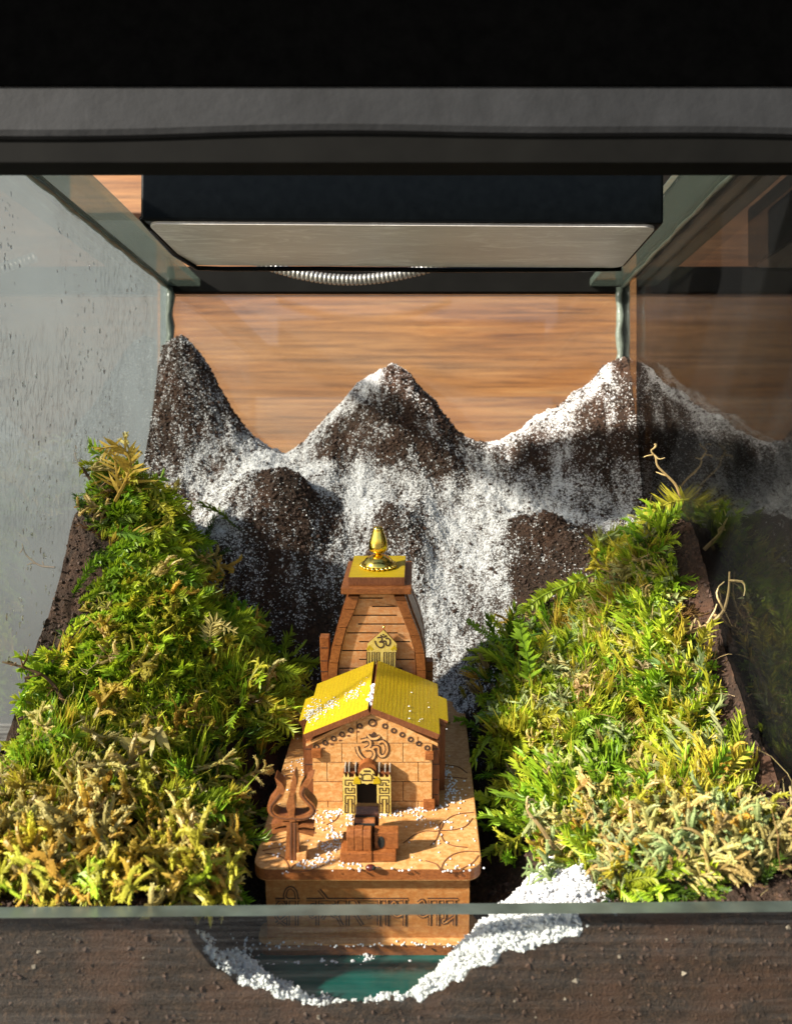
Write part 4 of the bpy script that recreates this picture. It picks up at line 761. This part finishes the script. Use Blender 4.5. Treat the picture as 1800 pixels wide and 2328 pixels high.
# cap slabs and finial
cx = (cq(575, 735)[0]+cq(1165, 735)[0])/2; yc = yt+.165
ct = lambda y, yy: tl(650+870/4.2225, 1170+y/4.2225, 1, yy)[2]; z1 = ct(768, yt-.035); z2 = ct(702, yt-.035); z3 = ct(603, yt-.008); FS = (ct(110, yt+.15)-z3)/.221; hw1, hw2 = .150, .121
MB().box(cx-hw1, cx+hw1, yt-.035, yt+.36, z1, z2).build('cap_slab', [M['edge2']], temple, bevel=.004)
b = MB().box(cx-hw2, cx+hw2, yt-.008, yt+.32, z2, z3); b.m = [0, 1, 0, 0, 0, 0]; b.build('yellow_cap', [M['edge'], M['yellow']], temple, bevel=.002)
fin = thing('finial', None, None, (cx+.001, yc-.015, z3)); fin.parent = temple; fin.scale = (1, 1, FS)
MB().lathe([(.066, 0), (.068, .008), (.064, .024), (.052, .044), (.034, .060), (.018, .068)], n=48, flute=.07, nf=22).build('fluted_dome', [M['gold']], fin, smooth=True)
b = MB()
for k in range(22): a = 2*math.pi*(k+.5)/22; b.ball((.074*math.cos(a), .074*math.sin(a), .009), .0105, 8, 6)
b.build('bead_rim', [M['gold']], fin, smooth=True)['kind'] = 'stuff'
MB().lathe([(.010, .062), (.012, .072), (.024, .078), (.038, .092), (.043, .112), (.040, .138), (.033, .165), (.026, .190), (.022, .205), (.022, .213), (.014, .219), (.001, .221)], n=32).build('gold_pot', [M['gold']], fin, smooth=True)
# yellow name plaque between tower and roof
yp = yt-.03; pq = lambda x, y: tl(650+x/4.2225, 1170+y/4.2225, 1, yp)[[0, 2]]
pg = [tuple(pq(*p)) for p in ((1050, 1530), (1062, 1240), (935, 1108), (782, 1240), (766, 1530))]
pl = MB().prism(pg, (0, yp, 0), X_, Z_, (0, .014, 0), 0, 1).build('plaque', [M['yellow2'], M['edge']], temple)
for x0 in (775, 825, 870, 940, 985, 1028): x1 = x0+24; MB().ribbon([pq(x0, 1320), pq(x1, 1320), pq(x1-2, 1475), pq(x0-2, 1475)], .0035, (0, yp-.0018, 0), X_, Z_, (0, .0018, 0), closed=True).build('slot_outline', [M['burn']], pl)
om('plaque_om', pl, lambda x, y: pq(925+(x-1300)*.30, 1222+(y-720)*.30), (0, yp, 0), .0052, 0, [M['burn']], .0018)
for q3 in (((780, 1300), (800, 1265), (830, 1300)), ((1010, 1300), (1040, 1265), (1056, 1300))): MB().ribbon([pq(*p) for p in q3], .012, (0, yp-.0012, 0), X_, Z_, (0, .0012, 0)).build('plaque_corner', [M['yellow']], pl)
c = pq(938, 1085); MB().ball((c[0], yp+.006, c[1]), .007, 8, 6).build('plaque_tip', [M['gold']], pl, smooth=True)
# ------------------------------------------------------------------ things standing on the deck
def deck_thing(name, label, cat, base, group=None):
    o = thing(name, label, cat, T0+R_@base, (TILT, 0, 0), group); return o
tb0 = tl(665, 1950, 2, H0+.002); yq = tb0[1]; tri = deck_thing('trident', 'carved brown wooden trident standing at the left front of the deck', 'trident', tb0)
tq = lambda x, y: (tl(600+x/6.496, 1730+y/6.496, 1, yq)-tb0)[[0, 2]]; TW = 1/6.496*yq*0+.00026
def rib(name, pts, mats, y0, th, k=1., m=0, sm=True, par=None):
    p3 = [(*tq(x, y), w_*.000235*k) for x, y, w_ in pts]; p3 = smooth_line(p3, 4) if sm and len(p3) > 2 else p3
    return MB().ribbon([p[:2] for p in p3], [max(.0008, p[2]) for p in p3], (0, y0, 0), X_, Z_, (0, th, 0), 0, 1).build(name, mats, par or tri)
E2 = [M['trident'], M['edge']]
PRG = [('left_prong', [(440, 800, 90), (330, 815, 80), (200, 790, 80), (115, 720, 85), (110, 630, 95), (180, 540, 105), (250, 450, 120), (250, 340, 90), (175, 215, 6)]), ('right_prong', [(420, 812, 90), (560, 815, 80), (680, 780, 80), (735, 710, 85), (710, 630, 90), (620, 540, 85), (565, 450, 85), (600, 350, 80), (670, 260, 70), (735, 205, 6)])]
rib('shaft', [(425, 1445, 215), (425, 1250, 200), (425, 1050, 170), (425, 880, 170)], E2, -.014, .032, sm=False)
for i, (nm, pts) in enumerate(PRG):
    pr2 = rib('prong', pts, E2, -.016+.0007*i, .05)
    rib('prong_groove', [(x, y, w_*.22) for x, y, w_ in pts[:-2]], [M['burn2']]*2, -.0185, .002, par=pr2)
rib('spear', [(430, 860, 80), (415, 760, 90), (405, 620, 130), (420, 480, 60), (440, 380, 95), (455, 240, 70), (460, 150, 6)], E2, -.0175, .048)
for st in ([(395, 900, 45), (250, 915, 55), (125, 945, 75)], [(395, 985, 45), (250, 1000, 50), (125, 1030, 60)], [(470, 955, 40), (600, 930, 50), (740, 950, 60)], [(470, 1005, 40), (600, 1030, 50), (745, 1065, 65)]): rib('drum_bar', st, E2, -.0125, .035)
rib('shaft_groove', [(405, 1440, 26), (405, 880, 26)], [M['burn2']]*2, -.0165, .003, sm=False); rib('shaft_groove', [(460, 1440, 26), (460, 880, 26)], [M['burn2']]*2, -.0165, .003, sm=False)
p0, p1 = tq(490, 1340), tq(635, 1445); MB().box(p0[0], p1[0], -.018, .03, 0, p0[1]-p1[1]).build('foot_tab', [M['ply']], tri, bevel=.002)
# bull seen from behind
nb0 = tl(835, 1962, 2, H0+.002); bull = deck_thing('bull_statue', 'small layered wooden bull sitting before the door, seen from behind', 'bull figurine', nb0)
nx = lambda u, v, y=nb0[1]: (tl(u, v, 1, y)-nb0)
MB().box(nx(773, 1962)[0], nx(846, 1962)[0], 0, .13, 0, .038).build('base_slab', [M['edge2']], bull, bevel=.004)
MB().box(nx(846.5, 1962)[0], nx(900, 1962)[0], .004, .125, 0, .034).build('base_slab', [M['edge2']], bull, bevel=.003)
zc = lambda v, y: (tl(835, v, 1, nb0[1]+y)-nb0)[2]
bx0, bx1 = nx(787, 1930)[0], nx(844, 1930)[0]; nl = 3
rump = [(.012, .038), (.012, zc(1905, .012)), (.020, zc(1888, .02)), (.040, zc(1879, .04)), (.060, zc(1879, .06)), (.085, zc(1878, .085)), (.10, zc(1880, .1)), (.10, .038)]
for k in range(nl):
    xa, xb = bx0+(bx1-bx0)*k/nl, bx0+(bx1-bx0)*(k+1)/nl-.0012; dz = (.0, .004, .001)[k]
    MB().prism([(y, z+(dz if z > .05 else 0)) for y, z in rump], (xa, 0, 0), Y_, Z_, (xb-xa, 0, 0), 0, 0).build('rump_layer', [M['edge2']], bull, bevel=.003)
ha0, ha1 = nx(800, 1870)[0]-.002, nx(849, 1870)[0]
hump = [(.085, .038), (.085, zc(1874, .085)), (.10, zc(1862, .10)), (.118, zc(1857, .118)), (.135, zc(1858, .135)), (.135, .038)]
MB().prism(hump, (ha0, 0, 0), Y_, Z_, (ha1-ha0, 0, 0), 0, 0).build('hump', [M['edge2']], bull, bevel=.004)
hd0, hd1 = nx(803, 1850)[0]-.002, nx(855, 1850)[0]+.002
head = [(.12, .06), (.118, zc(1852, .118)), (.13, zc(1834, .13)), (.16, zc(1826, .16)), (.19, zc(1830, .19)), (.20, zc(1850, .2)), (.20, .06)]
MB().prism(head, (hd0, 0, 0), Y_, Z_, (hd1-hd0, 0, 0), 0, 0).build('head', [M['bullhead']] if 'bullhead' in M else [M['edge']], bull, bevel=.005)
b = MB()
for v, y in ((1876, .080), (1858, .113)): z = zc(v, y); b.box(ha0+.001, ha1-.001, y, y+.016, z-.006, z+.002)
b.build('dark_gap', [M['hole']], bull)['kind'] = 'stuff'
lx0, lx1 = nx(850, 1930)[0], nx(905, 1930)[0]; lz = zc(1894, .03)
lp = MB().box(lx0, lx1, .03, .075, .034, lz).build('leg_plate', [M['edge2']], bull, bevel=.003)
cxl = (lx0*.72+lx1*.28); MB().prism([(cxl+.012*math.cos(t), lz*.62+.024*math.sin(t)) for t in np.linspace(0, 2*math.pi, 17)[:-1]], (0, .0285, 0), X_, Z_, (0, .002, 0), 0, 0).build('oval_hole', [M['hole']], lp)
sp = tl(842, 1973, 2, H0+.012); seed = deck_thing('dark_seed', 'small dark red seed husk lying before the bull on the deck', 'seed', sp-np.array((0, 0, .012)))
MB().ball((0, 0, .012), .016, 10, 7, 0, (1.15, .8, .7)).build('husk', [M['seed']], seed, smooth=True); MB().ball((.010, -.004, .014), .010, 8, 6, 0, (1, .8, .7)).build('kernel', [M['hole']], seed, smooth=True)
# snow granules lying on the model
def granules(name, items, label, ax=2, val=H0, lo=.0022, hi=.0050, parent=None):
    P_ = []; Sz = []
    for u, v, su, sv, n in items:
        for _ in range(n):
            p = tl(u+su*rng.normal(), v+sv*rng.normal(), ax, val); s = lo+(hi-lo)*rng.random()
            if ax == 2: p[2] += s*.6
            P_.append(T0+R_@p); Sz.append(s)
    b = MB()
    for p, s in zip(P_, Sz): b.ball(p, s, 7, 5, 0, (1+.3*rng.normal()*.5, 1, .8))
    o = b.build(name, M['snow'], parent, smooth=True); return tag(o, label, 'snow', None, 'stuff')
items = [(756, 1850, 14, 5, 30), (765, 1848, 10, 4, 16), (800, 1862, 8, 8, 22), (792, 1846, 6, 5, 14), (872, 1853, 10, 4, 22), (900, 1850, 6, 3, 12), (948, 1843, 14, 5, 34), (975, 1839, 14, 3.5, 26), (1000, 1835, 8, 3, 8), (935, 1860, 30, 10, 14), (700, 1860, 30, 12, 26), (735, 1880, 16, 14, 20), (760, 1905, 14, 14, 42), (745, 1925, 16, 10, 36), (705, 1965, 22, 7, 34), (745, 1955, 20, 7, 24), (785, 1967, 20, 4, 16), (640, 1945, 25, 18, 14), (990, 1875, 40, 10, 14), (1050, 1900, 20, 25, 10), (975, 1925, 25, 20, 8), (1030, 1975, 30, 8, 12), (1020, 1790, 10, 30, 70), (1035, 1810, 12, 14, 34), (1010, 1760, 8, 12, 30), (680, 1760, 18, 20, 26), (700, 1728, 12, 10, 12), (860, 1978, 120, 4, 20)]
granules('snow_granules', items, 'white snow granules scattered over the wooden deck around the temple')
def roof_gran(sg, items):
    u_ = np.array([sg*math.cos(pr), 0, -math.sin(pr)]); nrm = np.array([sg*math.sin(pr), 0, math.cos(pr)]); b = MB()
    for y, s, sy, ss, n in items:
        for _ in range(n):
            r = .0016+.0024*rng.random(); p = np.array([0, 0, zr])+u_*(s+ss*rng.normal())+Y_*(yw-.020+y+sy*rng.normal())+nrm*r*.4
            if (p[1] > yw-.03) and (u_@(p-np.array([0, 0, zr])) > .02): b.ball(T0+R_@p, r, 6, 4, 0, (1.2, 1.2, .5))
    return b
b = roof_gran(-1, [(.20, .10, .03, .015, 34), (.16, .08, .03, .02, 22), (.16, .18, .03, .02, 60), (.15, .235, .04, .018, 60), (.17, .27, .05, .012, 60), (.2, .29, .04, .008, 30), (.25, .05, .02, .01, 14)])
for _ in range(70): p = np.array([-.006+.006*rng.normal(), yw+.03+.16*rng.random()+.02*rng.normal(), zr-.022+.010*rng.random()]); b.ball(T0+R_@p, .005+.004*rng.random(), 7, 5)
r_ = roof_gran(1, [(.12, .2, .12, .06, 12)]); b.add(r_.v, r_.f)
tag(b.build('roof_snow', M['snow'], smooth=True), 'white snow granules caught on the yellow roof and in its ridge gap', 'snow', None, 'stuff')
granules('plate_snow', [(800, 2150, 120, 3, 30), (960, 2148, 70, 3, 26), (620, 2152, 20, 4, 12), (1060, 2140, 10, 5, 6)], 'white snow granules resting on the foot plate behind the glass', 2, .05)
granules('water_snow', [(700, 2215, 60, 14, 110), (850, 2215, 90, 14, 70), (620, 2225, 25, 14, 60), (960, 2225, 30, 12, 40)], 'white snow granules floating on the teal water before the base', 2, .010, .0035, .008)
